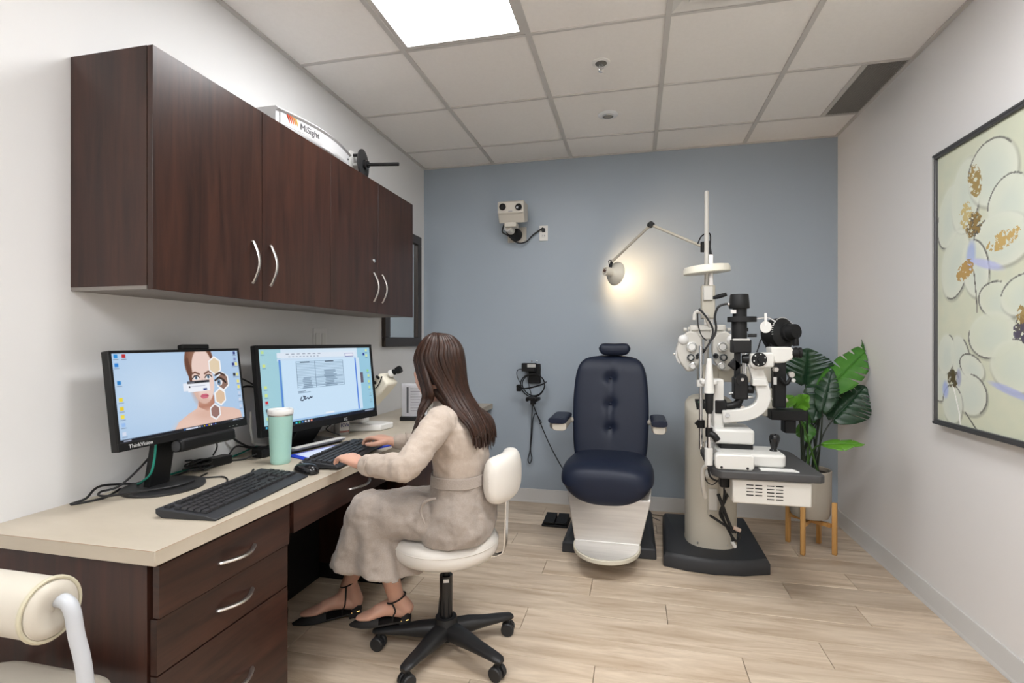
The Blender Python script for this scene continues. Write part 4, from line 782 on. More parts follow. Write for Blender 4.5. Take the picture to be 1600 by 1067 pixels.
# ================================================================ painting on the right wall
def flower_painting():
    W, H = 210, 290; c = Canvas(W, H, (.82, .82, .73)); rnd = np.random.RandomState(5); asp = W/H
    def blur(a, n):
        for _ in range(n): a = (a+np.roll(a, 1, 0)+np.roll(a, -1, 0)+np.roll(a, 1, 1)+np.roll(a, -1, 1))/5
        return a
    nz = blur(rnd.rand(H, W), 30); nz = (nz-nz.min())/(nz.max()-nz.min()); fine = blur(rnd.rand(H, W), 2); fine = (fine-fine.min())/(fine.max()-fine.min())
    c.put(nz, (.76, .79, .72), .8); gold = (.58, .47, .25)
    def petal(cx, cy, rx, ry, rot, col=(.82, .84, .78), ink=(.38, .38, .36)):
        c.ell(cx+.006, cy+.006, rx*1.05, ry*1.05, ink, .34, rot, .10, asp); c.ell(cx, cy, rx, ry, (.89, .90, .85), .75, rot, .10, asp); c.ell(cx-.008, cy-.006, rx*.9, ry*.9, col, .9, rot, .45, asp); c.ell(cx+.01, cy+.012, rx*.55, ry*.6, (.76, .80, .77), .45, rot, .9, asp)
        th0 = rnd.uniform(0, 6.28); C, S = math.cos(rot), math.sin(rot); arc = []
        for q in np.linspace(th0, th0+rnd.uniform(1.6, 3.0), 14): ex_, ey_ = rx*1.01*math.cos(q), ry*1.01*math.sin(q); arc.append((cx+(ex_*C-ey_*S)/asp, cy+ex_*S+ey_*C))
        c.line(arc, .0028, ink, .75, asp)
    def fleck(cx, cy, rx, ry, rot, thr=.5, col=gold):
        dx, dy = (c.x-cx)*asp, c.y-cy; C, S = math.cos(rot), math.sin(rot); d = np.hypot((dx*C+dy*S)/rx, (-dx*S+dy*C)/ry); c.put(((fine-.25*d) > thr-.2).astype(float)*(d < 1), col, .85)
    def core(cx, cy, r, col=gold):
        fleck(cx, cy, r, r*1.2, 0, .40, (.30, .28, .26)); fleck(cx, cy, r*1.1, r*1.3, .3, .5, col)
    # upper bloom: x grows to the right as seen from the room
    fx, fy = .30, .30
    c.ell(.155, .185, .03, .06, (.68, .69, .82), .9, .2, .3, asp)
    for a in ((.09, .24, .06, .115, .25), (.20, .19, .068, .13, .12), (.36, .15, .10, .11, -.4), (.45, .27, .08, .09, .3), (.13, .42, .068, .125, .22), (.41, .375, .115, .085, .15), (.26, .45, .06, .10, -.2)): petal(*a)
    c.ell(.235, .405, .02, .05, (.62, .68, .86), .8, .1, .6, asp); c.ell(.33, .445, .07, .014, (.70, .72, .88), .8, .35, .5, asp)
    core(fx-.045, fy, .035); fleck(.2, .45, .05, .03, -.5, .45, (.68, .52, .26)); fleck(.26, .15, .03, .06, -.2, .45); fleck(.42, .38, .07, .03, -.3, .5, (.74, .60, .33)); fleck(.20, .255, .03, .05, 0, .5, (.75, .66, .42))
    c.line([(.255, .46), (.27, .55), (.275, .60)], .0022, (.35, .34, .32), asp=asp);
    # middle bloom
    for a in ((.40, .57, .085, .06, .3), (.52, .56, .08, .06, -.3), (.64, .60, .07, .07, .2), (.36, .68, .10, .075, -.15), (.62, .72, .09, .07, .3), (.49, .775, .10, .08, .1), (.62, .52, .06, .06, .1)): petal(*a, col=(.81, .83, .76))
    c.ell(.46, .855, .08, .012, (.66, .69, .86), .8, .25, .5, asp); core(.53, .665, .035, (.30, .28, .36)); fleck(.52, .62, .02, .03, 0, .4)
    # lower left bloom
    for a in ((.065, .75, .045, .075, .15), (.165, .76, .045, .08, -.2), (.24, .79, .06, .04, .5), (.23, .885, .075, .07, .2), (.03, .87, .04, .06, .3), (.11, .93, .05, .07, 0)): petal(*a, col=(.82, .84, .79))
    core(.115, .835, .027, (.33, .29, .16)); c.ell(.155, .83, .012, .03, (.60, .62, .72), .8, 0, .5, asp); c.ell(.06, .88, .015, .03, (.62, .68, .88), .8, 0, .6, asp); c.line([(.12, .87), (.16, .96), (.165, 1)], .003, (.95, .95, .93), asp=asp); c.line([(.2, .95), (.27, 1)], .003, (.35, .35, .33), asp=asp)
    # far right blooms, outside the photograph
    for a in ((.80, .22, .10, .10, .2), (.92, .30, .08, .11, -.2), (.80, .40, .09, .09, .3), (.85, .80, .10, .08, -.3), (.93, .70, .07, .09, .2), (.78, .90, .08, .07, .1)): petal(*a)
    core(.85, .31, .035); core(.87, .82, .03)
    return c.a
py0, py1, pz0, pz1 = 1.62, 2.622, .866, 2.062; fx_ = XR-.042
t = thing('wall_painting', (XR, (py0+py1)/2, pz0), 'framed painting of large cream flowers on the right wall', 'painting')
M_fr = mat('dark pewter frame', (.10, .10, .105), .35, .5); M_fl = mat('silver frame face', (.42, .41, .40), .35)
for nm, a in (('frame_rail', (py0, py1, pz0, pz0+.022)), ('frame_rail', (py0, py1, pz1-.022, pz1)), ('frame_stile', (py0, py0+.02, pz0+.022, pz1-.022)), ('frame_stile', (py1-.02, py1, pz0+.022, pz1-.022))):
    MB().bx(fx_, XR-.004, *a).build(nm, M_fr, t, bevel=.002)
for a in ((py0+.002, py1-.002, pz0+.003, pz0+.013), (py0+.002, py1-.002, pz1-.011, pz1-.002), (py1-.010, py1-.002, pz0+.013, pz1-.011)): MB().bx(fx_-.002, fx_+.002, *a).build('frame_lip', M_fl if a[0] > 2 else M_fr, t, smooth=False)
MB().bx(fx_+.012, XR-.006, py0+.015, py1-.015, pz0+.015, pz1-.015).build('canvas_block', mat('canvas edge', (.6, .58, .5), .8), t, smooth=False)
paint_mat('oil paint', 0, .55)
printed('canvas', flower_painting(), (fx_+.0115, py1-.018, pz0+.02), (0, -(py1-py0-.036), 0), (0, 0, pz1-pz0-.04), MATS['oil paint'], t)
# ================================================================ ophthalmic instrument stand
M_st = mat('stand ivory', (.50, .465, .39), .42); M_stw = mat('warm white enamel', (.62, .60, .555), .38)
t = thing('instrument_stand', (.43, 3.15, 0), 'ivory ophthalmic instrument stand with dark base, arm lamp and table', 'instrument stand')
def base_ring(d, z): return [Vector(p) for p in ((.155+d, 2.885+d, z), (.27, 2.848+d, z), (.41, 2.832+d, z), (.56, 2.85+d, z), (.70-d, 2.90+d, z), (.705-d, 3.555-d, z), (.185+d, 3.545-d, z))]
MB().loft([base_ring(0, 0), base_ring(0, .055), base_ring(.012, .078), base_ring(.02, .082)]).build('base', mat('base charcoal', (.026, .027, .030), .45), t, bevel=.004)
cx0, cy0 = .43, 3.13
def col_ring(hw, hd, z, zf): return [Vector((cx0+p.x, cy0+p.y, z+(zf*(.5-.5*p.y/hd)))) for p in sring((0, 0, 0), hw, hd, 48, 2.5)]
MB().loft([col_ring(.142, .155, .08, 0), col_ring(.1395, .153, .10, 0), col_ring(.139, .152, .80, -.04), col_ring(.139, .152, .90, -.085), col_ring(.128, .142, .915, -.085), col_ring(.06, .07, .917, -.05)]).build('column', M_st, t, ang=50)
MB().loft([[Vector((cx0-.085, 3.03, .845)), Vector((cx0+.085, 3.03, .845)), Vector((cx0+.085, 3.13, .885)), Vector((cx0-.085, 3.13, .885))], [Vector((cx0-.085, 3.028, .855)), Vector((cx0+.085, 3.028, .855)), Vector((cx0+.085, 3.128, .895)), Vector((cx0-.085, 3.128, .895))]]).build('key_panel', M_blackm, t)
for i in range(4):
    for j in range(2): MB().bx(cx0-.07+.035*i, cx0-.052+.035*i, 3.045+.04*j, 3.06+.04*j, .860+.016*j, .868+.016*j).build('key_button', (M_white, mat('green key', (.2, .5, .25), .5))[(i+j) % 2], t)
# service strip with sockets on the front of the column
fy = cy0-.152
MB().bx(.395, .45, fy-.012, fy+.02, .27, .66).build('service_strip', M_st, t, bevel=.003)
MB().bx(.40, .445, fy-.018, fy-.012, .30, .42).build('socket_panel', M_stw, t, bevel=.003)
for u, v in ((1090, 850), (1136, 854)): q = at(u, v, 2.99); MB().ell((q.x, 2.992, .105), (.006, .005, .006), nu=10, nv=6).build('screw', M_screw, t)
MB().cyl((.368, fy-.03, .50), (.44, fy-.03, .50), .024, .024, 20).build('pivot_knob', M_stw, t, bevel=.003)
MB().cyl((.44, fy-.03, .50), (.47, fy-.03, .50), .012, .012, 14).build('pivot_pin', M_chrome, t)
# mast with slider blocks
px_, py_ = at(1104, 500, 3.16).x, 3.16
zt = lambda v: at(1104, v, py_).z
MB().cyl((px_, py_, .88), (px_, py_, zt(300)), .0135, .0125, 20).build('mast', M_stw, t)
MB().ell((px_, py_, zt(300)), (.0125, .0125, .008), nu=16, nv=8).build('mast_cap', M_stw, t)
MB().bx(px_+.012, px_+.036, py_-.01, py_+.022, zt(520), zt(398)).build('guide_rail', M_nickel, t, bevel=.002)
MB().bx(px_-.03, px_+.045, py_-.026, py_+.03, zt(498), zt(446)).build('slider', M_st, t, bevel=.006)
MB().bx(px_-.022, px_+.03, py_-.04, py_-.024, zt(470), zt(448)).build('slider_face', M_stw, t, bevel=.004)
MB().tube([(px_+.03, py_-.02, zt(466)), (px_+.065, py_-.03, zt(464)), (px_+.105, py_-.04, zt(461))], [.009, .013, .011], 12).build('lock_lever', M_blackm, t, bevel=.002)
# overhead dish lamp, seen edge-on
dc = at(1104, 421, py_); R_ = Matrix.Rotation(-.07, 3, 'Y') @ Matrix.Rotation(.05, 3, 'X')
axd = R_ @ Vector((0, 0, 1))
MB().lathe([(.02, .016), (.05, .022), (.10, .024), (.124, .020), (.131, .006), (.132, -.018), (.128, -.022), (.02, -.020)], dc, axd, 48).build('dish', mat('ivory dish', (.90, .86, .74), .35), t)
MB().lathe([(.004, -.021), (.118, -.021), (.12, -.023), (.004, -.025)], dc, axd, 40).build('dish_diffuser', mat('dish diffuser', (.85, .82, .74), .5), t)
# phoropter arm and instrument arm
az = zt(583)
MB().bx(px_-.02, at(1207, 585, py_-.08).x, py_-.11, py_-.06, az-.042, az+.045).build('instrument_arm', M_st, t, bevel=.006)
q = at(1199, 597, py_-.08); MB().bx(q.x-.035, q.x+.035, py_-.13, py_-.05, at(0, 613, py_-.08).z, at(0, 583, py_-.08).z).build('arm_block', M_st, t, bevel=.006)
MB().bx(px_-.05, px_+.05, py_-.12, py_+.05, az-.05, az+.052).build('arm_clamp', M_st, t, bevel=.008)
# jointed reading lamp on its mast
pv = Vector((px_-.012, py_+.02, zt(385))); el = at(1017, 351, 3.30); hd = at(956, 409, 3.52)
def strut(a, b, nm='lamp_arm'): MB().cyl(a, b, .0085, .0085, 12).build(nm, M_st, t)
strut(pv, el); strut(el, hd)
jt = MB().ell(el, (.024, .018, .018), nu=18, nv=10).build('elbow_joint', M_blackm, t); MB().cyl(el+Vector((0, -.022, 0)), el+Vector((0, .022, 0)), .017, .017, 16).build('elbow_knob', M_blackm, jt)
MB().cyl(pv+Vector((-.004, 0, -.028)), pv+Vector((-.004, 0, .03)), .016, .016, 16).build('pivot_joint', M_blackm, t)
MB().tube([pv+Vector((-.035, 0, .022)), pv+Vector((-.01, .01, .07)), (px_+.022, py_+.02, zt(365)), (px_+.02, py_+.02, zt(395))], .004, 7).build('lamp_cord', M_cable, t)
MB().cyl((px_+.024, py_+.01, zt(398)), (px_+.018, py_+.01, zt(376)), .008, .003, 10).build('cord_grip', M_cable, t)
hc = at(949, 424, 3.50); ad = (at(968, 429, 3.585)-hc).normalized()          # lamp head points at the wall
M_sh = mat('lamp shade enamel', (.66, .62, .53), .4)
MB().tube([hd+Vector((.004, 0, .01)), hd+Vector((-.02, -.01, .008)), hd+Vector((-.018, -.012, -.02)), hc+Vector((.012, -.01, .022))], .003, 7).build('head_cord', M_cable, t)
MB().cyl(hd+Vector((0, 0, .004)), hc+ad*.022+Vector((0, 0, .02)), .010, .010, 12).build('head_joint', M_blackm, t)
sh = MB().lathe([(.003, -.022), (.027, -.022), (.031, -.016), (.031, .03), (.034, .036), (.062, .052), (.081, .078), (.083, .082), (.080, .082), (.060, .056), (.03, .040), (.003, .038)], hc, ad, 40).build('lamp_shade', M_sh, t)
for a in range(6): q = hc-ad*.0222; e1, e2 = frame(ad); MB().ell(q+e1*.018*math.cos(a)+e2*.018*math.sin(a), (.003, .003, .003), nu=8, nv=6).build('vent_hole', M_black, sh)
MB().cyl(hc-ad*.023, hc-ad*.030, .011, .010, 14).build('rear_knob', mat('rust brown knob', (.10, .05, .035), .5), sh)
MB().ell(hc+ad*.060, (.016, .016, .016), nu=16, nv=10).build('bulb', mat('lit warm bulb', (1, .9, .7), .4, emit=((1, .72, .42), 30)), sh)
ld = bpy.data.lights.new('lamp_light', 'SPOT'); ld.energy = 7; ld.color = (1, .68, .38); ld.shadow_soft_size = .015; ld.spot_size = math.radians(150); ld.spot_blend = .6
lo = bpy.data.objects.new('lamp_light', ld); COL.objects.link(lo); lo.parent = sh; lo.location = hc+ad*.078-ORG[sh.name]; lo.rotation_euler = ad.to_track_quat('-Z', 'Y').to_euler()
# table carried on its own arm, with power box below
TZ = .66; tx0, tx1, ty0, ty1 = .345, .795, 2.385, 2.93
outl = [(tx0+.03, ty0), (tx1-.02, ty0+.005), (tx1, ty0+.02), (tx1-.005, ty1-.06), (tx1-.04, ty1), (tx0+.05, ty1), (tx0, ty1-.05), (tx0-.004, ty0+.05)]
MB().prism(outl, TZ-.036, TZ).build('table_top', mat('table charcoal', (.055, .054, .055), .5), t, bevel=.006, seg=3)
bx_ = MB().bx(.425, .745, ty0+.02, ty0+.22, TZ-.145, TZ-.037).build('power_box', M_stw, t, bevel=.006)
for i in range(4):
    for j in range(4 if i < 2 else 5):
        x = .482+.036*i+(.012 if i > 1 else 0); MB().bx(x, x+.029, ty0+.0185, ty0+.021, TZ-.063-.0145*j, TZ-.059-.0145*j).build('vent_slot', M_black, bx_, smooth=False)
MB().bx(.40, .47, 2.66, 2.99, TZ-.11, TZ-.037).build('table_arm', M_st, t, bevel=.01)
MB().bx(.385, .425, ty0+.09, ty0+.15, TZ-.10, TZ-.05).build('power_plug', M_black, t, bevel=.006)
MB().tube([(.36, 2.62, TZ-.03), (.335, 2.66, TZ-.06), (.335, 2.68, TZ-.14), (.35, 2.72, TZ-.22)], .011, 10).build('arm_bracket', M_stw, t)
# cables hanging in front of the column
k = M_cable; CYc = lambda u, v, y=2.9: at(u, v, y)
for pts, r in (([(1128, 741), (1132, 765), (1130, 785), (1125, 803), (1135, 820), (1143, 838), (1146, 850)], .0065), ([(1131, 741), (1139, 758), (1134, 780), (1128, 795), (1132, 815), (1141, 833), (1150, 845), (1156, 838), (1150, 824)], .0065), ([(1122, 772), (1129, 790), (1137, 812), (1146, 832)], .009), ([(1109, 805), (1120, 812), (1135, 822), (1150, 832)], .007), ([(1098, 690), (1096, 706), (1106, 726), (1124, 742), (1140, 750)], .006), ([(1106, 726), (1110, 745), (1125, 752), (1135, 746)], .0055), ([(1100, 738), (1104, 752), (1114, 757), (1124, 748)], .003), ([(1130, 742), (1133, 760), (1140, 776)], .005)):
    MB().tube([CYc(*p) for p in pts], r, 7).build('hanging_cable', k, t)
MB().tube([CYc(1146, 824), CYc(1157, 829)], .011, 8).build('cable_tag', mat('pale tag', (.62, .47, .38), .6), t); MB().tube([CYc(1144, 846), CYc(1149, 855)], .010, 8).build('cable_plug', M_white, t)
# ================================================================ phoropter
PY = 2.98; g = lambda u, v, d=0: at(u, v, PY-d)
t = thing('phoropter', g(1103, 545), 'white phoropter with twin lens dials hanging from the stand', 'instrument')
M_ph = mat('phoropter white', (.54, .52, .475), .35); M_dial = mat('dial silver', (.55, .55, .53), .25, .7); M_lens = mat('dark lens', (.05, .055, .06), .08); M_clr = mat('clear knob', (.72, .71, .69), .2)
for s in (0, 1):
    ux = (lambda u: u) if s == 0 else (lambda u: 2*1104.5-u)
    pts = [(1069, 522), (1076, 517), (1088, 520), (1096, 528), (1097, 548), (1093, 565), (1083, 579), (1073, 580), (1065, 570), (1058, 558), (1056, 544), (1061, 530)]
    P = [g(ux(u), v) for u, v in pts]
    b = MB().loft([[Vector((p.x, PY+.03, p.z)) for p in P], [Vector((p.x, PY-.035, p.z)) for p in P]]).build('lens_battery', M_ph, t, bevel=.008, seg=3)
    def dial(u, v, r, d, m, nm, inner=None):
        c = g(ux(u), v, .035)
        o = MB().lathe([(.003, 0), (r, 0), (r*1.02, d*.3), (r*.97, d), (r*.8, d*1.08), (r*.75, d*.9), (.003, d*.9)], c, (0, -1, 0), 28).build(nm, m, b)
        if inner: MB().lathe([(.002, d*.85), (r*.62, d*.85), (r*.58, d*1.12), (.002, d*1.1)], c, (0, -1, 0), 24).build('dial_face', inner, o)
    dial(1080.5, 542, .028, .016, M_dial, 'power_dial', M_clr); dial(1079, 558.5, .020, .02, M_lens, 'axis_dial', M_dial); dial(1082, 572, .021, .018, M_dial, 'cylinder_dial', M_clr); dial(1091, 556, .015, .010, M_lens, 'sight_aperture', M_gloss)
    c = g(ux(1067), 531, .0); MB().ell(c+Vector((0, -.03, 0)), (.029, .022, .029), nu=24, nv=14).build('clear_knob', M_clr, b)
    MB().tube([g(ux(1059), 538, .02)+Vector((.035*math.cos(a)*.3, 0, 0)) if False else g(ux(1066-9*math.cos(a)), 553-15*math.sin(a), .02) for a in np.linspace(-1.2, 1.2, 11)], .006, 8, 2).build('scale_ring', M_white, b)
    MB().cyl(g(ux(1056), 553), g(ux(1052), 553), .008, .006, 12).build('side_pin', M_dial, b)
    for u, v in ((1073, 515), (1080, 514)): MB().cyl(g(ux(u), v), g(ux(u-5), v), .011, .011, 14).build('level_knob', M_ph, b)
MB().bx(g(1078, 0).x, g(1133, 0).x, PY-.02, PY+.03, g(0, 531).z, g(0, 515).z).build('bridge', M_ph, t, bevel=.006)
MB().bx(g(1080, 0).x, g(1129, 0).x, PY-.03, PY-.02, g(0, 521).z, g(0, 516.5).z).build('bridge_scale', M_stw, t, bevel=.002)
MB().tube([g(1113, 530, .0), g(1109, 512, .02), g(1102, 494, .05), g(1093, 487, .05), g(1086, 490, .04), g(1085, 500, .04)], .011, 12).build('reading_rod', M_stw, t)
MB().cyl(g(1104, 520), (px_, py_, g(0, 500).z+.0), .014, .014, 14).build('hanger', M_ph, t)
MB().tube([g(1092, 483, .06), g(1098, 488, .07), g(1110, 505, .08), g(1114, 518, .08), g(1110, 533, .09), g(1101, 547, .1), g(1092, 558, .1)], .0055, 8).build('lamp_lead', k, t)
MB().cyl(g(1101, 546, .1), g(1088, 561, .1), .010, .006, 12).build('lead_grip', M_blackm, t)
MB().tube([g(1090, 490, .05), g(1091, 508, .05), g(1096, 524, .06), g(1104, 532, .06)], .0035, 7).build('thin_lead', k, t)
# ================================================================ keratometer behind, on the instrument arm
KY = 3.02; g = lambda u, v, d=0: at(u, v, KY-d)
t = thing('keratometer', g(1225, 610), 'black keratometer with round scaled drum beside the slit lamp', 'instrument')
c = g(1216, 522); ax = Vector((.55, -.8, .12)).normalized()
dr = MB().lathe([(.003, -.05), (.07, -.05), (.085, -.04), (.088, .0), (.085, .035), (.06, .05), (.05, .055), (.05, .075), (.03, .085), (.003, .086)], c, ax, 44).build('drum', M_blackm, t)
e1, e2 = frame(ax)
for i in range(26):
    a = -.3+i*.14; q = c+ax*.037+(e1*math.cos(a)+e2*math.sin(a))*.0845
    MB().box(q, (.0035, .0035, .008), ax.to_track_quat('Z', 'Y').to_matrix()).build('scale_mark', M_white, dr, smooth=False)
MB().cyl(c+ax*.08, c+ax*.115, .045, .038, 24).build('eyepiece_cover', M_blackm, dr)
q = g(1243, 530, .08); MB().tube([c+ax*.06+Vector((.05, 0, .01)), q+Vector((0, 0, .02)), q+Vector((.002, 0, -.035))], .016, 10).build('grip', M_blackm, t)
MB().bx(g(1199, 0).x, g(1232, 0).x, KY-.05, KY+.05, g(0, 541).z, g(0, 529).z).build('saddle', M_blackm, t, bevel=.005)
MB().bx(g(1207, 0).x, g(1226, 0).x, KY-.035, KY+.035, g(0, 604).z, g(0, 538).z).build('support_column', M_blackm, t, bevel=.006)
MB().bx(g(1200, 0).x, g(1256, 0).x, KY-.07, KY+.05, g(0, 616).z, g(0, 606).z).build('platform', M_blackm, t, bevel=.004)
MB().bx(g(1222, 0).x, g(1240, 0).x, KY-.05, KY+.03, g(0, 630).z, g(0, 616).z).build('swivel_block', M_blackm, t, bevel=.006)
MB().tube([g(1197, 597, -.1), g(1205, 622, -.02), g(1222, 627), g(1230, 624)], .012, 10).build('carrier', M_st, t)
for u, v, r in ((1235, 585, .017), (1238, 594, .011), (1211, 577, .014)): MB().lathe([(.003, 0), (r, 0), (r, .022), (r*.8, .026), (.003, .026)], g(u, v, .04), (0, -1, 0), 20).build('focus_knob', M_nickel if r > .012 else M_white, t)
MB().tube([g(1219, 590, .05), g(1228, 600, .06), g(1236, 590, .05)], .010, 9).build('link_arm', M_blackm, t)
MB().box(g(1211, 595, .05), (.016, .004, .04)).build('label_plate', M_white, t)
MB().tube([g(1199, 540, .02), g(1190, 530, .05), g(1186, 540, .05), g(1182, 552, .05)], .0035, 7).build('lead', k, t)
# ================================================================ slit lamp on the table
SY = 2.62; g = lambda u, v, d=0: at(u, v, SY-d)
t = thing('slit_lamp', (.52, SY, TZ), 'white and black slit lamp microscope standing on the stand table', 'instrument')
M_sl = mat('slit lamp white', (.62, .61, .58), .35)
zt_ = lambda v, y=SY: at(1150, v, y).z
# sliding base, cross-slide, joystick
MB().prism(rrect(.385, .665, 2.47, 2.68, .03), TZ+.003, TZ+.062).build('sliding_base', M_sl, t, bevel=.012, seg=3)
MB().bx(.37, .55, 2.56, 2.78, TZ+.085, TZ+.155).build('upper_slide', M_sl, t, bevel=.012, seg=3)
MB().bx(.40, .545, 2.57, 2.75, TZ+.058, TZ+.087).build('slide_neck', M_blackm, t, bevel=.004)
MB().prism(rrect(.352, .515, TZ+.001, TZ+.070, .018), 2.40, 2.455, 'y').build('rail_cover', M_sl, t, bevel=.006, seg=2)
for x in (.378, .486): MB().ell((x, 2.40, TZ+.012), (.006, .003, .006), nu=10, nv=6).build('cover_screw', M_black, t)
MB().prism(rrect(.352, .515, TZ+.001, TZ+.065, .018), 2.72, 2.77, 'y').build('rail_cover', M_sl, t, bevel=.006, seg=2)
MB().cyl((.36, 2.43, TZ+.03), (.36, 2.75, TZ+.03), .009, .009, 12).build('axle', M_chrome, t)
jx = at(1208, 690, 2.57).x
MB().lathe([(.016, 0), (.018, .004), (.012, .012), (.017, .03), (.023, .055), (.024, .068), (.019, .078), (.006, .082)], (jx, 2.565, TZ+.06), (.08, 0, 1), 20).build('joystick', M_gloss, t)
MB().prism([(.545, 2.42), (.70, 2.42), (.685, 2.47), (.545, 2.47)], TZ+.0005, TZ+.004).build('slide_plate', M_white, t)
MB().bx(at(1115, 0, SY).x, at(1131, 0, SY).x, SY-.005, SY+.07, TZ+.15, zt_(593)).build('pivot_post', M_sl, t, bevel=.006)
# J-shaped microscope arm
P = [g(1128, 650), g(1150, 649), g(1172, 645), g(1187, 635), g(1193, 620), g(1190, 604), g(1184, 586), g(1178, 566)]
P = spline(P, 5); rg = []
for i, p in enumerate(P):
    tt = (P[min(i+1, len(P)-1)]-P[max(i-1, 0)]).normalized(); nn_ = Vector((0, 1, 0)).cross(tt).normalized(); hwid = .030
    rg.append([p+nn_*a+Vector((0, b, 0)) for a, b in ((-hwid, -.02), (hwid, -.02), (hwid, .02), (-hwid, .02))])
MB().loft(rg).build('microscope_arm', M_sl, t, bevel=.005)
MB().cyl(g(1137, 649, .02), g(1137, 649, .032), .011, .010, 16).build('arm_bolt', M_screw, t)
# microscope
mb_ = MB().prism([(p.x, p.z) for p in (g(1170, 552), g(1201, 550), g(1206, 556), g(1205, 573), g(1173, 575), g(1169, 570))], SY-.055, SY+.05, 'y').build('microscope_body', M_sl, t, bevel=.008, seg=3)
dc_ = g(1186, 561.5, .056); MB().lathe([(.003, 0), (.033, 0), (.033, .008), (.029, .012), (.01, .012), (.009, .020), (.003, .020)], (dc_.x, SY-.055, dc_.z), (0, -1, 0), 32).build('magnification_dial', M_black, mb_)
for i in range(6): a = i*math.pi/3+.3; MB().ell((dc_.x+.025*math.cos(a), SY-.068, dc_.z+.025*math.sin(a)), (.003, .002, .003), nu=8, nv=6).build('dial_dot', M_white, mb_)
MB().cyl(g(1171, 561), g(1160, 561), .024, .018, 20).build('objective', M_black, mb_)
MB().bx(g(1174, 0).x, g(1196, 0).x, SY-.03, SY+.03, g(0, 581).z, g(0, 574).z).build('mount_collar', M_sl, t, bevel=.003)
MB().bx(g(1172, 0).x, g(1198, 0).x, SY-.03, SY+.03, g(0, 551).z, g(0, 546).z).build('top_rail', M_blackm, t, bevel=.003)
pr_ = [g(1200, 542), g(1232, 542), g(1236, 548), g(1234, 560), g(1222, 566), g(1206, 567), g(1202, 556)]
MB().prism([(p.x, p.z) for p in pr_], SY-.05, SY+.05, 'y').build('prism_housing', M_sl, t, bevel=.007, seg=3)
for dy in (-.03, .03): MB().lathe([(.003, 0), (.022, 0), (.023, .012), (.021, .03), (.025, .034), (.025, .043), (.012, .043), (.003, .036)], g(1233, 551)+Vector((0, dy, 0)), (1, 0, .02), 22).build('eyepiece', M_black, t)
# illumination tower
ty = SY+.02; T_ = lambda u, v: at(u, v, ty); ic = T_(1155, 500)
Z = lambda v: T_(1155, v).z
MB().lathe([(.003, Z(460)), (.040, Z(460)), (.042, Z(461.5)), (.046, Z(475)), (.047, Z(481)), (.045, Z(482)), (.003, Z(482))], (ic.x, ty, 0), n=36).build('lamp_house', M_blackm, t)
MB().cyl((ic.x+.002, ty, Z(498)), (ic.x+.002, ty, Z(481)), .032, .032, 28).build('lamp_neck', M_blackm, t)
MB().box((ic.x-.03, ty-.02, Z(487)), (.024, .012, .018)).build('lamp_label', M_white, t)
MB().loft([[Vector((ic.x+.012+p.x, ty+p.y, z)) for p in sring((0, 0, 0), .066, .045, 36, 2.3)] for z in (Z(503), Z(501.5), Z(496), Z(495))]).build('filter_disc', M_blackm, t)
MB().cyl((ic.x, ty, Z(530)), (ic.x, ty, Z(502)), .035, .035, 28).build('slit_column', M_blackm, t)
MB().bx(ic.x-.036, ic.x+.048, ty-.04, ty+.04, Z(551), Z(530.5)).build('slit_head', M_blackm, t, bevel=.005)
MB().bx(ic.x-.036, ic.x+.040, ty-.042, ty-.038, Z(532), Z(529)).build('slit_scale', M_dial, t)
for u, v, L_ in ((1168, 524, .04), (1162, 515, .02)): q = T_(u, v); MB().cyl(q, q+Vector((L_, -.005, 0)), .008, .008, 12).build('slit_knob', M_black, t)
MB().bx(ic.x-.022, ic.x+.004, ty-.015, ty+.015, Z(592), Z(549)).build('mirror_stem', M_black, t, bevel=.003)
for dx in (.016, .028): MB().cyl((ic.x+dx, ty, Z(590)), (ic.x+dx, ty, Z(549)), .0055, .0055, 12).build('guide_rod', M_chrome, t)
MB().box(T_(1148, 570), (.05, .03, .045), Matrix.Rotation(.7, 3, 'Y')).build('mirror_holder', M_black, t, bevel=.004)
MB().bx(T_(1145, 0).x, T_(1167, 0).x, ty-.035, ty+.035, Z(623), Z(589)).build('tower_block', M_black, t, bevel=.006)
MB().cyl(T_(1157, 592)+Vector((0, -.04, 0)), T_(1157, 592)+Vector((0, .04, 0)), .027, .027, 22).build('tilt_joint', M_black, t); MB().cyl(T_(1157, 592)+Vector((0, -.042, 0)), T_(1157, 592)+Vector((0, -.047, 0)), .008, .007, 12).build('joint_screw', M_nickel, t)
MB().lathe([(.003, 0), (.016, 0), (.020, .008), (.020, .03), (.016, .034), (.003, .034)], T_(1166, 608), (1, -.1, 0), 20).build('centring_knob', M_black, t)
MB().cyl(T_(1145, 614), T_(1139, 615), .006, .008, 10).build('lock_pin', M_dial, t); MB().cyl(T_(1165, 620), T_(1176, 620), .010, .007, 10).build('lock_pin', M_dial, t)
MB().tube([T_(1157, 622), T_(1152, 630), T_(1142, 634), T_(1130, 634)], .018, 12).build('tower_arm', M_black, t)
MB().bx(T_(1116, 0).x, T_(1134, 0).x, ty-.03, ty+.03, Z(646), Z(625)).build('arm_hub', M_black, t, bevel=.005); MB().cyl(T_(1128, 625), T_(1128, 616), .008, .005, 10).build('hub_pin', M_black, t)
MB().lathe([(.003, 0), (.014, 0), (.014, .02), (.003, .02)], T_(1160, 638), (0, -1, 0), 18).build('angle_knob', M_nickel, t)
MB().cyl(T_(1160, 640), T_(1151, 630), .014, .012, 12).build('angle_arm', M_black, t)
MB().tube([T_(1143, 475), T_(1133, 475), T_(1122, 480), T_(1117, 495), T_(1119, 512), T_(1116, 525), T_(1109, 533)], .0055, 8).build('lamp_lead', k, t); MB().cyl(T_(1143, 475.5), T_(1137, 475.5), .009, .009, 12).build('lead_plug', M_nickel, t)
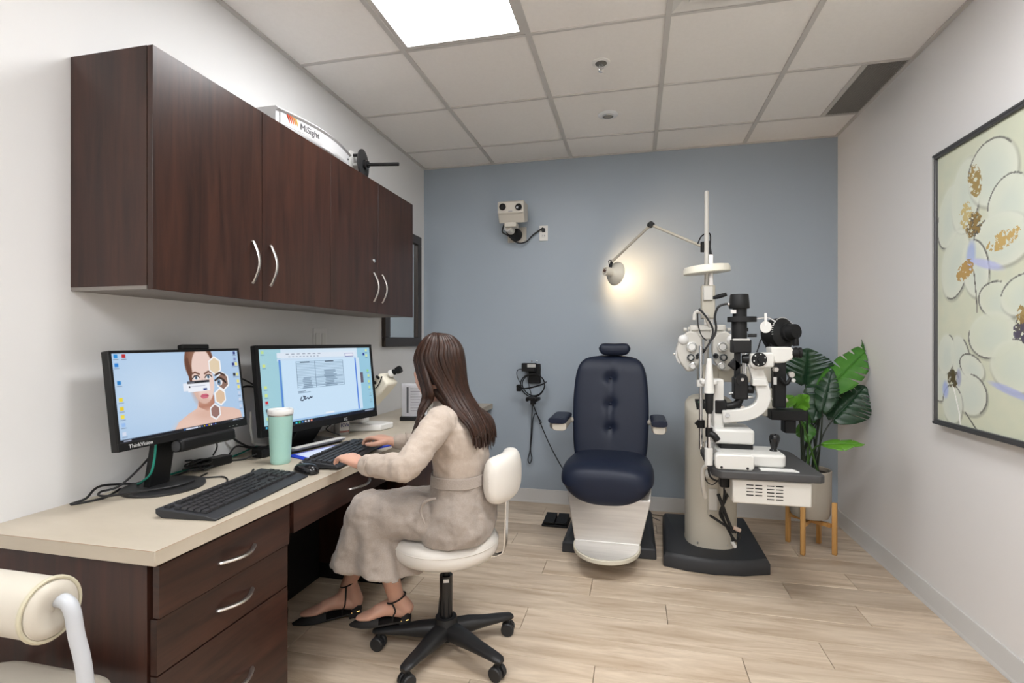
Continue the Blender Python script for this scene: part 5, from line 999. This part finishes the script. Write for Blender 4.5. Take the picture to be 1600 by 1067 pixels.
MB().tube([T_(1182, 498), T_(1190, 497), T_(1202, 497), T_(1212, 503)], .0035, 7).build('paddle_rod', M_chrome, t)
pc = T_(1196, 511); MB().lathe([(.003, 0), (.028, 0), (.028, .004), (.003, .004)], pc, (.2, -1, 0), 30).build('paddle', M_white, t); MB().box(T_(1196, 499)+Vector((0, -.003, 0)), (.011, .004, .06)).build('paddle_stem', M_white, t)
# chin-rest uprights with handles
for (u0, v0, v1), yy, nm in (((1108, 560, 700), 2.44, 0), ((1095, 540, 690), 2.74, 1)):
    a = at(u0, v0, yy); b = Vector((a.x, yy, TZ+.02))
    pl = MB().cyl(a, b, .0095, .0095, 16).build('upright', M_chrome, t)
    if nm == 0:
        zq = lambda v: at(u0, v, yy).z
        MB().lathe([(.010, zq(560)), (.013, zq(568)), (.021, zq(605)), (.023, zq(614)), (.010, zq(614.5))], (a.x, yy, 0), n=22).build('handle_sleeve', M_sl, pl)
        MB().lathe([(.017, zq(614)), (.018, zq(615)), (.018, zq(640)), (.012, zq(646)), (.009, zq(646))], (a.x, yy, 0), n=20).build('handle_grip', M_blackm, pl)
        MB().tube([a+Vector((0, 0, zq(676)-a.z)), a+Vector((.02, -.01, zq(680)-a.z)), a+Vector((.035, -.012, zq(687)-a.z))], .015, 10).build('clamp_lever', M_black, pl); MB().cyl((a.x, yy, zq(668)), (a.x, yy, zq(682)), .016, .016, 16).build('clamp_collar', M_black, pl)
        MB().cyl((a.x-.002, yy, zq(726)), (a.x-.002, yy, zq(700)), .018, .018, 16).build('lower_sleeve', M_sl, pl)
    else:
        zq = lambda v: at(u0, v, yy).z
        MB().bx(a.x-.02, a.x+.022, yy-.02, yy+.02, zq(604), zq(594)).build('clamp_block', M_sl, pl, bevel=.003); MB().cyl((a.x, yy-.005, zq(668)), (a.x, yy-.005, zq(656)), .019, .019, 16).build('clamp_collar', M_black, pl); MB().cyl((a.x-.022, yy, zq(659)), (a.x-.005, yy, zq(664)), .013, .013, 12).build('clamp_knob', M_black, pl)
zc_ = at(1117, 597, 2.6).z; xa = at(1108, 597, 2.44).x
MB().tube([(at(1095, 600, 2.74).x, 2.74, zc_), (xa+.03, 2.60, zc_-.01), (xa, 2.44, zc_)], .010, 10).build('chin_bar', M_sl, t)
MB().prism(rrect(xa-.02, xa+.06, 2.55, 2.65, .03), zc_-.01, zc_+.012).build('chin_cup', M_white, t, bevel=.005)
MB().cyl((xa+.035, 2.6, zc_-.06), (xa+.035, 2.6, zc_), .010, .010, 12).build('chin_screw', M_black, t)
# ================================================================ potted plant
t = thing('potted_monstera', (1.015, 3.325, 0), 'potted monstera plant on wooden stand in the room corner', 'plant')
pc_ = Vector((1.018, 3.325, 0))
pot = MB().lathe([(.003, .19), (.075, .19), (.098, .20), (.108, .225), (.112, .30), (.113, .474), (.110, .477), (.104, .474), (.103, .43), (.003, .43)], pc_, n=48).build('pot', mat('taupe ceramic', (.36, .32, .265), .5), t)
MB().lathe([(.003, .455), (.07, .457), (.1025, .452)], pc_, n=32).build('soil', mat('dark soil', (.02, .014, .01), .95, bump=(60, 1)), t)
M_oak = wood_mat('stand oak', 'a9773d', 'd3a668', .45, (30, 30, 3))
for i, (u, v) in enumerate(((1231, 846), (1253, 868), (1301, 866), (1277, 850))):
    p = atz(u, v, 0); d = (p-pc_); d.z = 0; d.normalize(); q = pc_+d*.128
    h = .30; Rr = Matrix.Rotation(math.atan2(d.y, d.x), 3, 'Z'); MB().box((q.x, q.y, h/2), (.026, .024, h), Rr).build('stand_leg', M_oak, t, bevel=.004)
for a in (0, 1):
    p1 = atz(*((1231, 846), (1253, 868))[a], 0); d = p1-pc_; d.z = 0; d.normalize(); Rr = Matrix.Rotation(math.atan2(d.y, d.x), 3, 'Z')
    MB().box((pc_.x, pc_.y, .170+.0*a), (.235, .022, .022), Rr).build('stand_crossbar', M_oak, t, bevel=.002)
def leafmat(nm, a, b): return mat(nm, a, .38, noise=((14, 14, 14), b, .7), spec=.5)
G_dark, G_mid, G_bright = leafmat('leaf dark', (.010, .038, .017), (.018, .06, .022)), leafmat('leaf mid', (.045, .17, .022), (.08, .24, .03)), leafmat('leaf bright', (.085, .26, .018), (.13, .32, .025))  # leaf greens: dark, mid and bright, chosen leaf by leaf
def leaf(base, tip, nrm, width, m, cuts=6, droop=.12, seed=0, depth=.62):
    rn = random.Random(seed); base, tip = Vector(base), Vector(tip); T_ = tip-base; L = T_.length; T_.normalize(); N_ = Vector(nrm); N_ = (N_-T_*N_.dot(T_)).normalized(); S_ = N_.cross(T_)
    NT, NS = 96, 5; vs, fs = [], []
    cutp = [(.20+.62*(i+.5)/cuts) for i in range(cuts)]
    def wf(t): return (max(0, math.sin(math.pi*min(1, t**.62*.98+.02)))**.75)*(1-.25*t)
    for side in (-1, 1):
        off = [rn.uniform(-.02, .02) for _ in cutp]; dp = [depth*rn.uniform(.75, 1.1) for _ in cutp]; n0 = len(vs)
        for i in range(NT+1):
            t = i/NT; w = width*wf(t); f = 1
            for cp, o, d in zip(cutp, off, dp):
                x = (t-cp-o)/.013
                if abs(x) < 1: f = min(f, 1-d*(1-abs(x)**3))
            for j in range(NS+1):
                s = j/NS; lat = w*f*s; fwd = .42*lat*(1-.2*t)
                heart = -.10*L*max(0, 1-t/.12)*s
                p = base+T_*(t*L+fwd+heart*1.0)+S_*(side*lat)-N_*(droop*L*(t**2)*.8+.22*lat*lat/max(width, .01)-.004*math.sin(t*cuts*6)*s)
                p.x = min(p.x, XR-.008); vs.append(p)
        for i in range(NT):
            for j in range(NS):
                a = n0+i*(NS+1)+j; fs.append((a, a+1, a+NS+2, a+NS+1))
    lf = MB().add(vs, fs); me = bpy.data.meshes.new('leaf'); og = ORG[t_plant.name]
    me.from_pydata([tuple(p-og) for p in lf.v], [], lf.f); me.polygons.foreach_set('use_smooth', [True]*len(me.polygons)); o = link('leaf', me, m, t_plant)
    md = o.modifiers.new('thickness', 'SOLIDIFY'); md.thickness = .0012; md.offset = 0
    MB().tube([base+T_*(L*k/6)-N_*(droop*L*(k/6)**2*.8-.0015) for k in range(7)], [.0035, .0008], 6, 2).build('midrib', m, o)
    return o
t_plant = t
view = lambda p: (Vector((0, 0, HZ))-Vector(p)).normalized()
def L_(bu, bv, by, tu, tv, ty_, w, m, tilt=(0, 0, 0), **kw):
    b, tp_ = at(bu, bv, by), at(tu, tv, ty_); leaf(b, tp_, view(b)+Vector(tilt), w, m, **kw)
    return b
S = []
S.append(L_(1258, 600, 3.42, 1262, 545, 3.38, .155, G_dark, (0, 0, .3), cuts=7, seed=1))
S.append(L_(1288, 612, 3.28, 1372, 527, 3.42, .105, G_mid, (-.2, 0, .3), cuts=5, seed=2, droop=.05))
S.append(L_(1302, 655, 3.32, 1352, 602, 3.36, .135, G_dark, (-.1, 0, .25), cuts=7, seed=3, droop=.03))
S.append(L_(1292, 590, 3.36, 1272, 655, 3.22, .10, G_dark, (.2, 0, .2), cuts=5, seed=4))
S.append(L_(1240, 620, 3.20, 1200, 632, 3.05, .06, G_bright, (0, .2, .8), cuts=2, seed=5, depth=.3))
S.append(L_(1242, 638, 3.16, 1262, 618, 3.10, .055, G_bright, (0, 0, .5), cuts=2, seed=9, depth=.3))
S.append(L_(1288, 694, 3.18, 1350, 690, 3.12, .055, G_bright, (0, .3, 1.2), cuts=2, seed=6, depth=.3))
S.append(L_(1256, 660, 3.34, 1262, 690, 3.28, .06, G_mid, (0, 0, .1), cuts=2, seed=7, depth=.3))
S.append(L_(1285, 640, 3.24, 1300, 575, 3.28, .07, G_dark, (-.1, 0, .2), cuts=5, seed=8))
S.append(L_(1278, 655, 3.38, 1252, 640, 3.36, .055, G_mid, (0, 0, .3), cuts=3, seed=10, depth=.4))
M_stem = mat('stem dark', (.012, .022, .012), .5); M_stem2 = mat('stem green', (.05, .13, .02), .5)
for i, b in enumerate(S):
    r0 = pc_+Vector((.045*math.cos(i*2.4), .035*math.sin(i*2.4), .455)); mid = r0.lerp(b, .55)+Vector((.015*math.sin(i*1.9), 0, .04))
    MB().tube([r0, mid, b], [.0065, .0045, .0035], 8).build('stem', M_stem if i not in (5, 6, 7) else M_stem2, t)
for i, (u, v, yy) in enumerate(((1254, 640, 3.27), (1262, 632, 3.3), (1286, 630, 3.3))):
    r0 = pc_+Vector((-.03+.025*i, -.02+.02*i, .455)); MB().tube([r0, r0.lerp(at(u, v, yy), .5)+Vector((-.006, 0, 0)), at(u, v, yy)], [.010, .007, .004], 8).build('stem', M_stem, t)
# loose cord on the floor behind the stand
tag(MB().tube([(.17, 3.60, .006), (.10, 3.66, .006), (.02, 3.62, .006), (-.02, 3.67, .006), (.06, 3.72, .006), (.2, 3.70, .006), (.3, 3.66, .006)], .004, 7).build('floor_cord', mat('pale cord', (.25, .21, .17), .6), org=(.1, 3.66, 0)), 'thin pale cord lying on the floor between the chair and stand', 'cord')
# ================================================================ person seated at the desk
M_skin = mat('skin', (.58, .34, .25), .45, noise=((30, 30, 30), (.62, .31, .23), .35)); MATS['skin'].node_tree.nodes['Principled BSDF'].inputs['Subsurface Weight'].default_value = .12; MATS['skin'].node_tree.nodes['Principled BSDF'].inputs['Subsurface Radius'].default_value = (.01, .004, .002)
M_knit = mat('fine beige knit', (.44, .365, .305), .85, noise=((220, 220, 220), (.37, .305, .255), .6), bump=(700, .25), sheen=.15)
M_wool = mat('taupe wool', (.30, .252, .218), .9, noise=((260, 260, 260), (.37, .32, .28), .9), bump=(600, .35), sheen=.2)
M_hair = mat('dark brown hair', (.015, .0062, .0038), .42, noise=((90, 90, 6), (.050, .0195, .010), .9), spec=.4)
def path_rings(mb, pts, rad, n=20, sub=5, flat=None):
    """tapered limb through pts; rad per point, either r or (side, up)"""
    P = spline(pts, sub); m = len(P); rings = []; up = None
    for i, p in enumerate(P):
        tt = (P[min(i+1, m-1)]-P[max(i-1, 0)]).normalized()
        a = Vector((0, 0, 1)) if up is None else up
        a = a-tt*a.dot(tt)
        if a.length < .2: a = Vector((1, 0, 0))-tt*tt.x
        a.normalize(); up = a; b = tt.cross(a); x = i/(m-1)*(len(rad)-1); j = min(int(x), len(rad)-2); f = x-j
        r0, r1 = [(r if isinstance(r, tuple) else (r, r)) for r in (rad[j], rad[j+1])]
        rs, ru = r0[0]*(1-f)+r1[0]*f, r0[1]*(1-f)+r1[1]*f
        rings.append([p+b*(rs*math.cos(q))+a*(ru*math.sin(q)) for q in [2*math.pi*k/n for k in range(n)]])
    # rounded ends
    c0, c1 = P[0], P[-1]; t0 = (P[0]-P[1]).normalized(); t1 = (P[-1]-P[-2]).normalized(); r0 = (rings[0][0]-c0).length; r1 = (rings[-1][0]-c1).length
    pre = [[c0+(v-c0)*f+t0*r0*h for v in rings[0]] for f, h in ((.25, .62), (.7, .42))]; post = [[c1+(v-c1)*f+t1*r1*h for v in rings[-1]] for f, h in ((.7, .42), (.25, .62))]
    mb.loft(pre+rings+post)
def fused(name, mb, m, parent, voxel, smooth=4, fac=.5, disp=None, org=None):
    """join overlapping volumes into one continuous surface"""
    og = ORG[parent.name] if parent is not None else Vector(org)
    me = bpy.data.meshes.new(name); me.from_pydata([tuple(p-og) for p in mb.v], [], mb.f)
    bm = bmesh.new(); bm.from_mesh(me); bmesh.ops.recalc_face_normals(bm, faces=bm.faces); bm.to_mesh(me); bm.free()
    o = bpy.data.objects.new('tmp', me); COL.objects.link(o)
    r = o.modifiers.new('r', 'REMESH'); r.mode = 'VOXEL'; r.voxel_size = voxel; r.use_smooth_shade = True
    s = o.modifiers.new('s', 'SMOOTH'); s.iterations = smooth; s.factor = fac
    for i, (sz, st) in enumerate(disp or ()):
        tx = bpy.data.textures.new(name+str(i), 'CLOUDS'); tx.noise_scale = sz; tx.noise_depth = 1
        d = o.modifiers.new('d', 'DISPLACE'); d.texture = tx; d.strength = st; d.mid_level = .5; d.texture_coords = 'LOCAL'
    bpy.context.view_layer.update()
    out = bpy.data.meshes.new_from_object(o.evaluated_get(bpy.context.evaluated_depsgraph_get())); bpy.data.objects.remove(o); out.name = name
    out.materials.clear(); out.polygons.foreach_set('use_smooth', [True]*len(out.polygons)); return link(name, out, m, parent, org)
V = Vector
hc = V((-.770, 1.885, 1.128)); fd = V((-.93, .36, -.05)).normalized(); ls = V((-.36, -.93, 0)).normalized(); up = V((0, 0, 1))
HM = Matrix((fd, ls, up)).transposed()          # head axes: forward, left, up
H = lambda f, l, u: hc+HM @ V((f, l, u))
shL, shR = V((-.695, 1.730, .940)), V((-.71, 2.045, .940)); elL, elR = V((-.735, 1.555, .812)), V((-.79, 2.13, .79)); wrL, wrR = V((-.935, 1.615, .799)), V((-1.015, 2.012, .800))
hipL, hipR = V((-.68, 1.825, .56)), V((-.69, 1.985, .56)); knL, knR = V((-.985, 1.775, .570)), V((-1.045, 1.985, .505)); anL, anR = V((-.938, 1.885, .200)), V((-1.243, 2.04, .160))
b = MB()
# head
b.ell(hc+HM @ V((-.008, 0, .018)), (.094, .074, .096), HM, 28, 18); b.ell(H(.018, 0, -.035), (.072, .062, .075), HM, 24, 14); b.ell(H(.050, 0, -.088), (.026, .026, .022), HM); b.ell(H(.062, 0, .036), (.024, .05, .02), HM)
b.loft([[H(f+.010*c, .013*s*w, u) for c, s in [(math.cos(q), math.sin(q)) for q in [2*math.pi*k/12 for k in range(12)]]] for f, u, w in ((.078, .030, .6), (.086, .010, .7), (.096, -.012, .95), (.098, -.022, 1.1), (.082, -.032, .9))])
b.ell(H(.084, 0, -.053), (.010, .024, .007), HM); b.ell(H(.082, 0, -.064), (.010, .020, .007), HM)
for s in (-1, 1): b.ell(H(-.008, s*.074, -.008), (.018, .009, .030), HM, 14, 10); b.ell(H(.052, s*.036, -.022), (.024, .020, .022), HM)
path_rings(b, [H(-.015, 0, -.06), V((-.735, 1.885, 1.0)), V((-.71, 1.885, .93))], [.047, .044, .062])
# trunk
b.loft([sring((x, 1.885+dy, z), a, w, 28, 2.2) for x, dy, z, a, w in ((-.67, .015, .50, .07, .10), (-.67, .015, .53, .10, .15), (-.665, .01, .62, .095, .145), (-.665, 0, .72, .078, .118), (-.67, 0, .80, .085, .125), (-.68, 0, .88, .088, .14), (-.695, 0, .93, .07, .14), (-.71, 0, .965, .05, .08), (-.715, 0, .985, .04, .05))])
for sh, el, wr in ((shL, elL, wrL), (shR, elR, wrR)):
    path_rings(b, [sh+V((0, .03 if sh is shL else -.03, 0)), sh.lerp(el, .45), el], [.042, .038, .033]); path_rings(b, [el, el.lerp(wr, .35), wr], [.034, .034, .022])
for hp, kn, an in ((hipL, knL, anL), (hipR, knR, anR)):
    path_rings(b, [hp, hp.lerp(kn, .5), kn], [.082, .072, .052]); path_rings(b, [kn, kn.lerp(an, .3)+V((.012, 0, 0)), kn.lerp(an, .75), an], [.052, .052, .036, .031])
# feet
def foot(an, heel, toe, lift):
    d = (toe-heel); d.z = 0; L = d.length; d.normalize(); q = heel+d*.02
    path_rings(b, [an, heel+V((0, 0, .045))+d*.012, heel+V((0, 0, .032))+d*.005], [.031, .030, .027]); path_rings(b, [heel+d*.015+V((0, 0, .032)), heel+d*(L*.40)+V((0, 0, .034+lift)), heel+d*(L*.66)+V((0, 0, .022)), heel+d*(L*.86)+V((0, 0, .014))], [(.026, .030), (.029, .027), (.036, .018), (.018, .010)])
    path_rings(b, [an+d*.004, heel+d*(L*.28)+V((0, 0, .062)), heel+d*(L*.55)+V((0, 0, .034))], [.029, .027, .026])
heL, toL, heR, toR = V((-.893, 1.905, .112)), V((-1.109, 1.825, .098)), V((-1.205, 2.06, .030)), V((-1.445, 1.925, .006))
foot(anL, heL, toL, .008); foot(anR, heR, toR, .010)
# hands
def hand(wr, kn, nrm, side, curl, seed):
    """palm, four fingers and a thumb; side=+1 puts the thumb on +s"""
    d = (kn-wr).normalized(); n = (nrm-d*nrm.dot(d)).normalized(); s = d.cross(n)*side; W = (kn-wr).length
    R3 = lambda c, a, t: [c+s*p.x+n*p.y for p in sring((0, 0, 0), a, t, 18, 2.5)]
    b.loft([R3(wr-d*.02, .022, .018), R3(wr, .023, .0175), R3(wr+d*W*.35, .031, .0165), R3(wr+d*W*.75, .0385, .0150), R3(kn, .039, .0125), R3(kn+d*.008, .033, .008)])
    for k, (o, L, r) in enumerate(((.0285, .072, .0082), (.0095, .080, .0085), (-.0095, .075, .0082), (-.027, .060, .0072))):
        p = kn+s*o-d*(.004+.006*(k == 3)); fd_ = (d+s*o*2.2).normalized(); c = curl[k]; pts = [p-d*.012, p]; a = .05+c*.3
        for sg, bend in ((.42, c), (.32, c*1.1), (.26, c*.8)):
            q = pts[-1]+(fd_*math.cos(a)-n*math.sin(a))*(L*sg); pts.append(q); a += bend
        path_rings(b, pts, [r*1.12, r*1.1, r*1.0, r*.93, r*.78], 12, 4)
    p = wr+d*W*.28+s*.022-n*.004; q1 = p+(d*.55+s*.75-n*.25).normalized()*.034; q2 = q1+(d*.85+s*.35-n*.25).normalized()*.030; q3 = q2+(d*.97+s*.05-n*.20).normalized()*.024
    path_rings(b, [p, q1, q2, q3], [.0145, .0115, .0098, .0078], 12, 4)
knLh, knRh = V((-1.022, 1.664, .8115)), V((-1.098, 2.030, .812))
hand(wrL, knLh, V((.05, -.05, 1)), 1, (.38, .42, .45, .5), 1); hand(wrR, knRh, V((.05, .05, 1)), -1, (.5, .5, .55, .55), 2)
body = fused('person', b, M_skin, None, .0042, 3, .5, org=(-.70, 1.90, .02))
tag(body, 'woman in beige sweater and taupe trousers typing at the desk', 'person')
# eyes and brows
for s in (-1, 1):
    e = MB().ell(H(.073, s*.031, .012), (.011, .014, .010), HM, 16, 10).build('eye', mat('eye white', (.75, .73, .70), .2), body); MB().ell(H(.0815, s*.031, .012), (.004, .0055, .0055), HM, 12, 8).build('iris', mat('brown iris', (.05, .025, .015), .15), e)
    MB().tube([H(.084, s*.015, .030), H(.085, s*.030, .036), H(.072, s*.050, .031)], [.003, .0034, .0018], 6).build('eyebrow', M_hair, body)
MB().ell(H(.0925, 0, -.0575), (.004, .019, .006), HM, 16, 8).build('lips', mat('lip', (.42, .14, .13), .4), body)
# sweater
g_ = MB()
g_.loft([sring((x, 1.885+dy, z), a, w, 36, 2.3) for x, dy, z, a, w in ((-.663, .012, .655, .100, .150), (-.662, .006, .70, .099, .146), (-.660, .004, .74, .097, .143), (-.664, 0, .80, .101, .148), (-.672, 0, .86, .106, .160), (-.682, 0, .91, .098, .168), (-.695, 0, .942, .080, .150), (-.708, 0, .968, .062, .10), (-.716, 0, .988, .052, .062), (-.72, 0, 1.000, .049, .055))])
g_.ell((-.745, 1.835, .855), (.052, .055, .05)); g_.ell((-.745, 1.935, .855), (.052, .055, .05))
for sh, el, wr, sgn in ((shL, elL, wrL, 1), (shR, elR, wrR, -1)):
    g_.ell(sh+V((0, .01*sgn, -.012)), (.062, .055, .060))
    path_rings(g_, [sh+V((0, .04*sgn, -.005)), sh+V((0, .0, -.01)), sh.lerp(el, .5), el], [.058, .058, .052, .047], 24); d = (wr-el).normalized()
    path_rings(g_, [el-d*.005, el.lerp(wr, .35), el.lerp(wr, .72), wr-d*.012], [.048, .046, .038, .033], 24)
    path_rings(g_, [wr-d*.045, wr-d*.015], [.036, .034], 20, 2)
sw = fused('sweater', g_, M_knit, body, .0055, 5, .5, ((.05, .013), (.020, .005)))
for wr, el in ((wrL, elL), (wrR, elR)):
    d = (wr-el).normalized(); a1, a2 = frame(d); c = wr-d*.052
    MB().tube([c+a1*.0375*math.cos(q)+a2*.0375*math.sin(q) for q in np.linspace(0, 2*math.pi, 25)], .0026, 6, 1).build('cuff_seam', M_knit, sw)
# wide-leg trousers
p_ = MB()
p_.loft([sring((x, 1.895, z), a, w, 40, 2.5) for x, z, a, w in ((-.672, .472, .100, .150), (-.672, .480, .128, .182), (-.670, .52, .138, .190), (-.667, .57, .132, .184), (-.664, .62, .120, .170), (-.662, .66, .109, .157), (-.661, .70, .103, .149), (-.661, .72, .102, .148))])
for hp, kn, s in ((hipL, knL, -1), (hipR, knR, 1)):
    path_rings(p_, [hp+V((.02, 0, -.005)), hp.lerp(kn, .35)+V((0, .0, .0)), hp.lerp(kn, .75), kn+V((.01, 0, .0))], [(.090, .083), (.096, .088), (.096, .090), (.085, .082)], 28)
def legtube(cs, ph, n=56):
    rings = []
    for i, (x, y, z, rx, ry, fl) in enumerate(cs):
        rg = []
        for k in range(n):
            q = 2*math.pi*k/n; f = 1+fl*(.11*math.sin(5*q+ph)+.07*math.sin(9*q+ph*2))
            rg.append(V((x+rx*f*math.cos(q), y+ry*f*math.sin(q), z+.018*fl*math.cos(q)*-1+.01*fl*math.sin(3*q))))
        rings.append(rg)
    p_.loft(rings)
legtube([(-.982, 1.775, .650, .03, .03, 0), (-.985, 1.775, .642, .062, .062, 0), (-.988, 1.775, .60, .085, .086, 0), (-.990, 1.778, .53, .104, .096, .3), (-.990, 1.785, .46, .130, .106, .75), (-.990, 1.79, .40, .158, .115, .9), (-.985, 1.792, .362, .172, .120, 1)], .6)
legtube([(-1.045, 1.985, .592, .03, .03, 0), (-1.050, 1.985, .585, .062, .062, 0), (-1.060, 1.985, .55, .084, .086, 0), (-1.075, 1.99, .50, .100, .092, .15), (-1.085, 1.995, .44, .118, .10, .5), (-1.095, 2.0, .38, .138, .108, .9), (-1.10, 2.0, .342, .146, .112, 1)], 2.0)
tr = fused('trousers', p_, M_wool, body, .006, 5, .5, ((.065, .019), (.028, .008)))
MB().loft([sring((-.661, 1.893, z), a, w, 48, 2.4) for z, a, w in ((.690, .108, .154), (.692, .110, .156), (.728, .107, .153), (.731, .104, .150))], cap=False).build('waistband', M_wool, tr)
# pocket flap edge on the near hip
MB().tube([V((-.70, 1.717, .665)), V((-.735, 1.706, .655)), V((-.752, 1.703, .62)), V((-.735, 1.70, .575))], [.004, .007, .006, .002], 8).build('pocket_edge', M_wool, tr)
# shoes
M_shoe = mat('black suede', (.012, .011, .011), .7); M_gold = mat('gold trim', (.75, .50, .16), .3, 1); M_sole = mat('shoe sole', (.015, .014, .014), .5)
def shoe(an, heel, toe):
    d = toe-heel; L = d.length; d = d/L; s = V((-d.y, d.x, 0)).normalized(); u = s.cross(d)*-1
    if u.z < 0: u = -u
    P = lambda a, b_, c: heel+d*(a*L)+s*b_+u*c
    wid = [(-.03, .010), (0, .024), (.08, .029), (.25, .028), (.45, .033), (.65, .039), (.80, .032), (.92, .016), (1.0, .003)]
    outl = [(a, w_) for a, w_ in wid]+[(a, -w_) for a, w_ in reversed(wid)]
    so = MB().loft([[P(a, w_, -.004) for a, w_ in outl], [P(a, w_, .003) for a, w_ in outl]])
    o = so.build('shoe', M_sole, body)
    rg = []
    for a, w_, h in ((.50, .0375, .030), (.58, .0395, .032), (.68, .040, .030), (.80, .033, .024), (.92, .017, .015), (1.01, .003, .006)):
        rg.append([P(a+.04*math.sin(q)**2*(a < .55)*0, w_*math.cos(q), .001+h*math.sin(q)) for q in np.linspace(0, math.pi, 17)])
    MB().loft(rg, cap=True).build('vamp', M_shoe, o)
    ct = []
    for q in np.linspace(-1.75, 1.75, 15):
        c_, s_ = math.cos(q), math.sin(q); w_ = .031; base = P(.085-.12*c_ if abs(q) < 1.2 else .085-.12*c_, w_*s_, .002); hgt = .020+.016*max(0, c_)
        ct.append([base, base+u*hgt, base+u*hgt+(d*-c_+s*s_)*.0025, base+(d*-c_+s*s_)*.003])
    MB().loft(ct).build('heel_counter', M_shoe, o)
    MB().loft([[P(a, w_, z) for a, w_ in ((-.03, -.018), (-.03, .018), (.16, .024), (.16, -.024))] for z in (-.024, -.004)]).build('heel_block', M_sole, o, bevel=.002)
    for sg in (-1, 1): MB().tube([P(-.01, sg*.028, .006), P(.12, sg*.0315, .006)], .0026, 6, 1).build('gold_bar', M_gold, o)
    r = .036; ac = an+V((0, 0, .004)); tl_ = d*.35+up*.1
    MB().tube([ac+(d*math.cos(q)+s*math.sin(q))*r+up*(-.006-.012*math.cos(q)) for q in np.linspace(0, 2*math.pi, 25)], .0033, 6, 1).build('ankle_strap', M_shoe, o)
    for sg in (-1, 1): MB().tube([P(.26, sg*.030, .004), P(.25, sg*.033, .028), P(.20, sg*.034, .05), ac+s*sg*.036+d*.012+up*-.012], .0032, 6, 3).build('side_strap', M_shoe, o)
    return o
shoe(anL, heL, toL); shoe(anR, heR, toR)
# ring on the near hand
dq = (knLh-wrL).normalized()
MB().lathe([(.0098, -.0012), (.0106, 0), (.0098, .0012)], knLh+dq*.016-V((0, 0, .004)), dq+V((0, 0, -.25)), 20, cap=False).build('finger_ring', M_chrome, body)
# hair
rh = random.Random(11); h = MB()
h.ell(H(-.030, 0, .024), (.088, .084, .104), HM, 32, 20)
h.loft([sring(H(-.03, 0, .05), .07, .075, 28, 2, fd, ls), sring(H(-.03, 0, -.03), .072, .080, 28, 2, fd, ls), sring((-.722, 1.885, 1.04), .066, .082, 28), sring((-.668, 1.884, .98), .050, .090, 28), sring((-.615, 1.88, .93), .024, .098, 28), sring((-.582, 1.875, .885), .014, .085, 28), sring((-.572, 1.87, .855), .008, .06, 28)])
def sph(th, ph, k):       # th from the top, ph: 0 back, 90 left, -90 right
    return H(-.016, 0, .022)+HM @ V((-.098*k*math.sin(th)*math.cos(ph), .084*k*math.sin(th)*math.sin(ph), .106*k*math.cos(th)))
def lock(ph, j, r):
    k = 1.0+.10*j; pr_ = .25*math.cos(ph); a = math.degrees(ph)
    top = H(-.016-.05*math.cos(ph)*.6+.02, .004*(1 if ph > 0 else -1), .022+.107*k-.006*abs(math.cos(ph)))
    pts = [top, sph(.55, ph, k*1.01), sph(1.05, ph, k*1.02), sph(1.55, ph, k*1.02)]
    if a > 84:      # falls in front of the near shoulder
        w_ = (114-a)/30; e = V((-.80+.03*w_+rh.uniform(-.012, .02), 1.765-.03*w_+rh.uniform(-.025, .02), .872+.03*w_+rh.uniform(-.03, .05))); pts += [H(-.024-.05*w_, .090+.010*j, -.085), V((-.782+.04*w_, 1.790-.01*j, 1.012)), V((-.790+.025*w_, 1.765-.01*w_, .962)), e]
    elif a < -100:
        e = V((-.83, 2.0+rh.uniform(-.02, .02), .88)); pts += [H(.0, -.09, -.085), V((-.81, 1.985, .97)), e]
    else:
        y = 1.878-.105*math.sin(ph)+rh.uniform(-.015, .015); bx_ = -.570+.012*j-.012*max(0, math.sin(ph))**2; dz_ = rh.uniform(-.025, .045)+.035*max(0, math.sin(ph))
        pts += [V((-.725+.078*math.cos(ph)*k, 1.885-.088*math.sin(ph)*k, 1.045)), V((-.675+.062*math.cos(ph)*k, 1.884-.100*math.sin(ph), .985)), V((bx_-.014-.006*abs(math.sin(ph)), y, .93)), V((bx_+.004, y, .885)), V((bx_+.008+rh.uniform(-.008, .008), y+rh.uniform(-.012, .012), .828+dz_))]
    h.tube(pts, [r*.5, r, r*1.1, r*1.1, r, r, r*.75, r*.15], 6, 4, flat=.6)
for i in range(230):
    a = rh.uniform(-122, 114) if i < 200 else rh.uniform(50, 114); lock(math.radians(a), rh.uniform(0, 1), rh.uniform(.0045, .0095))
h.build('hair', M_hair, body, ang=180)
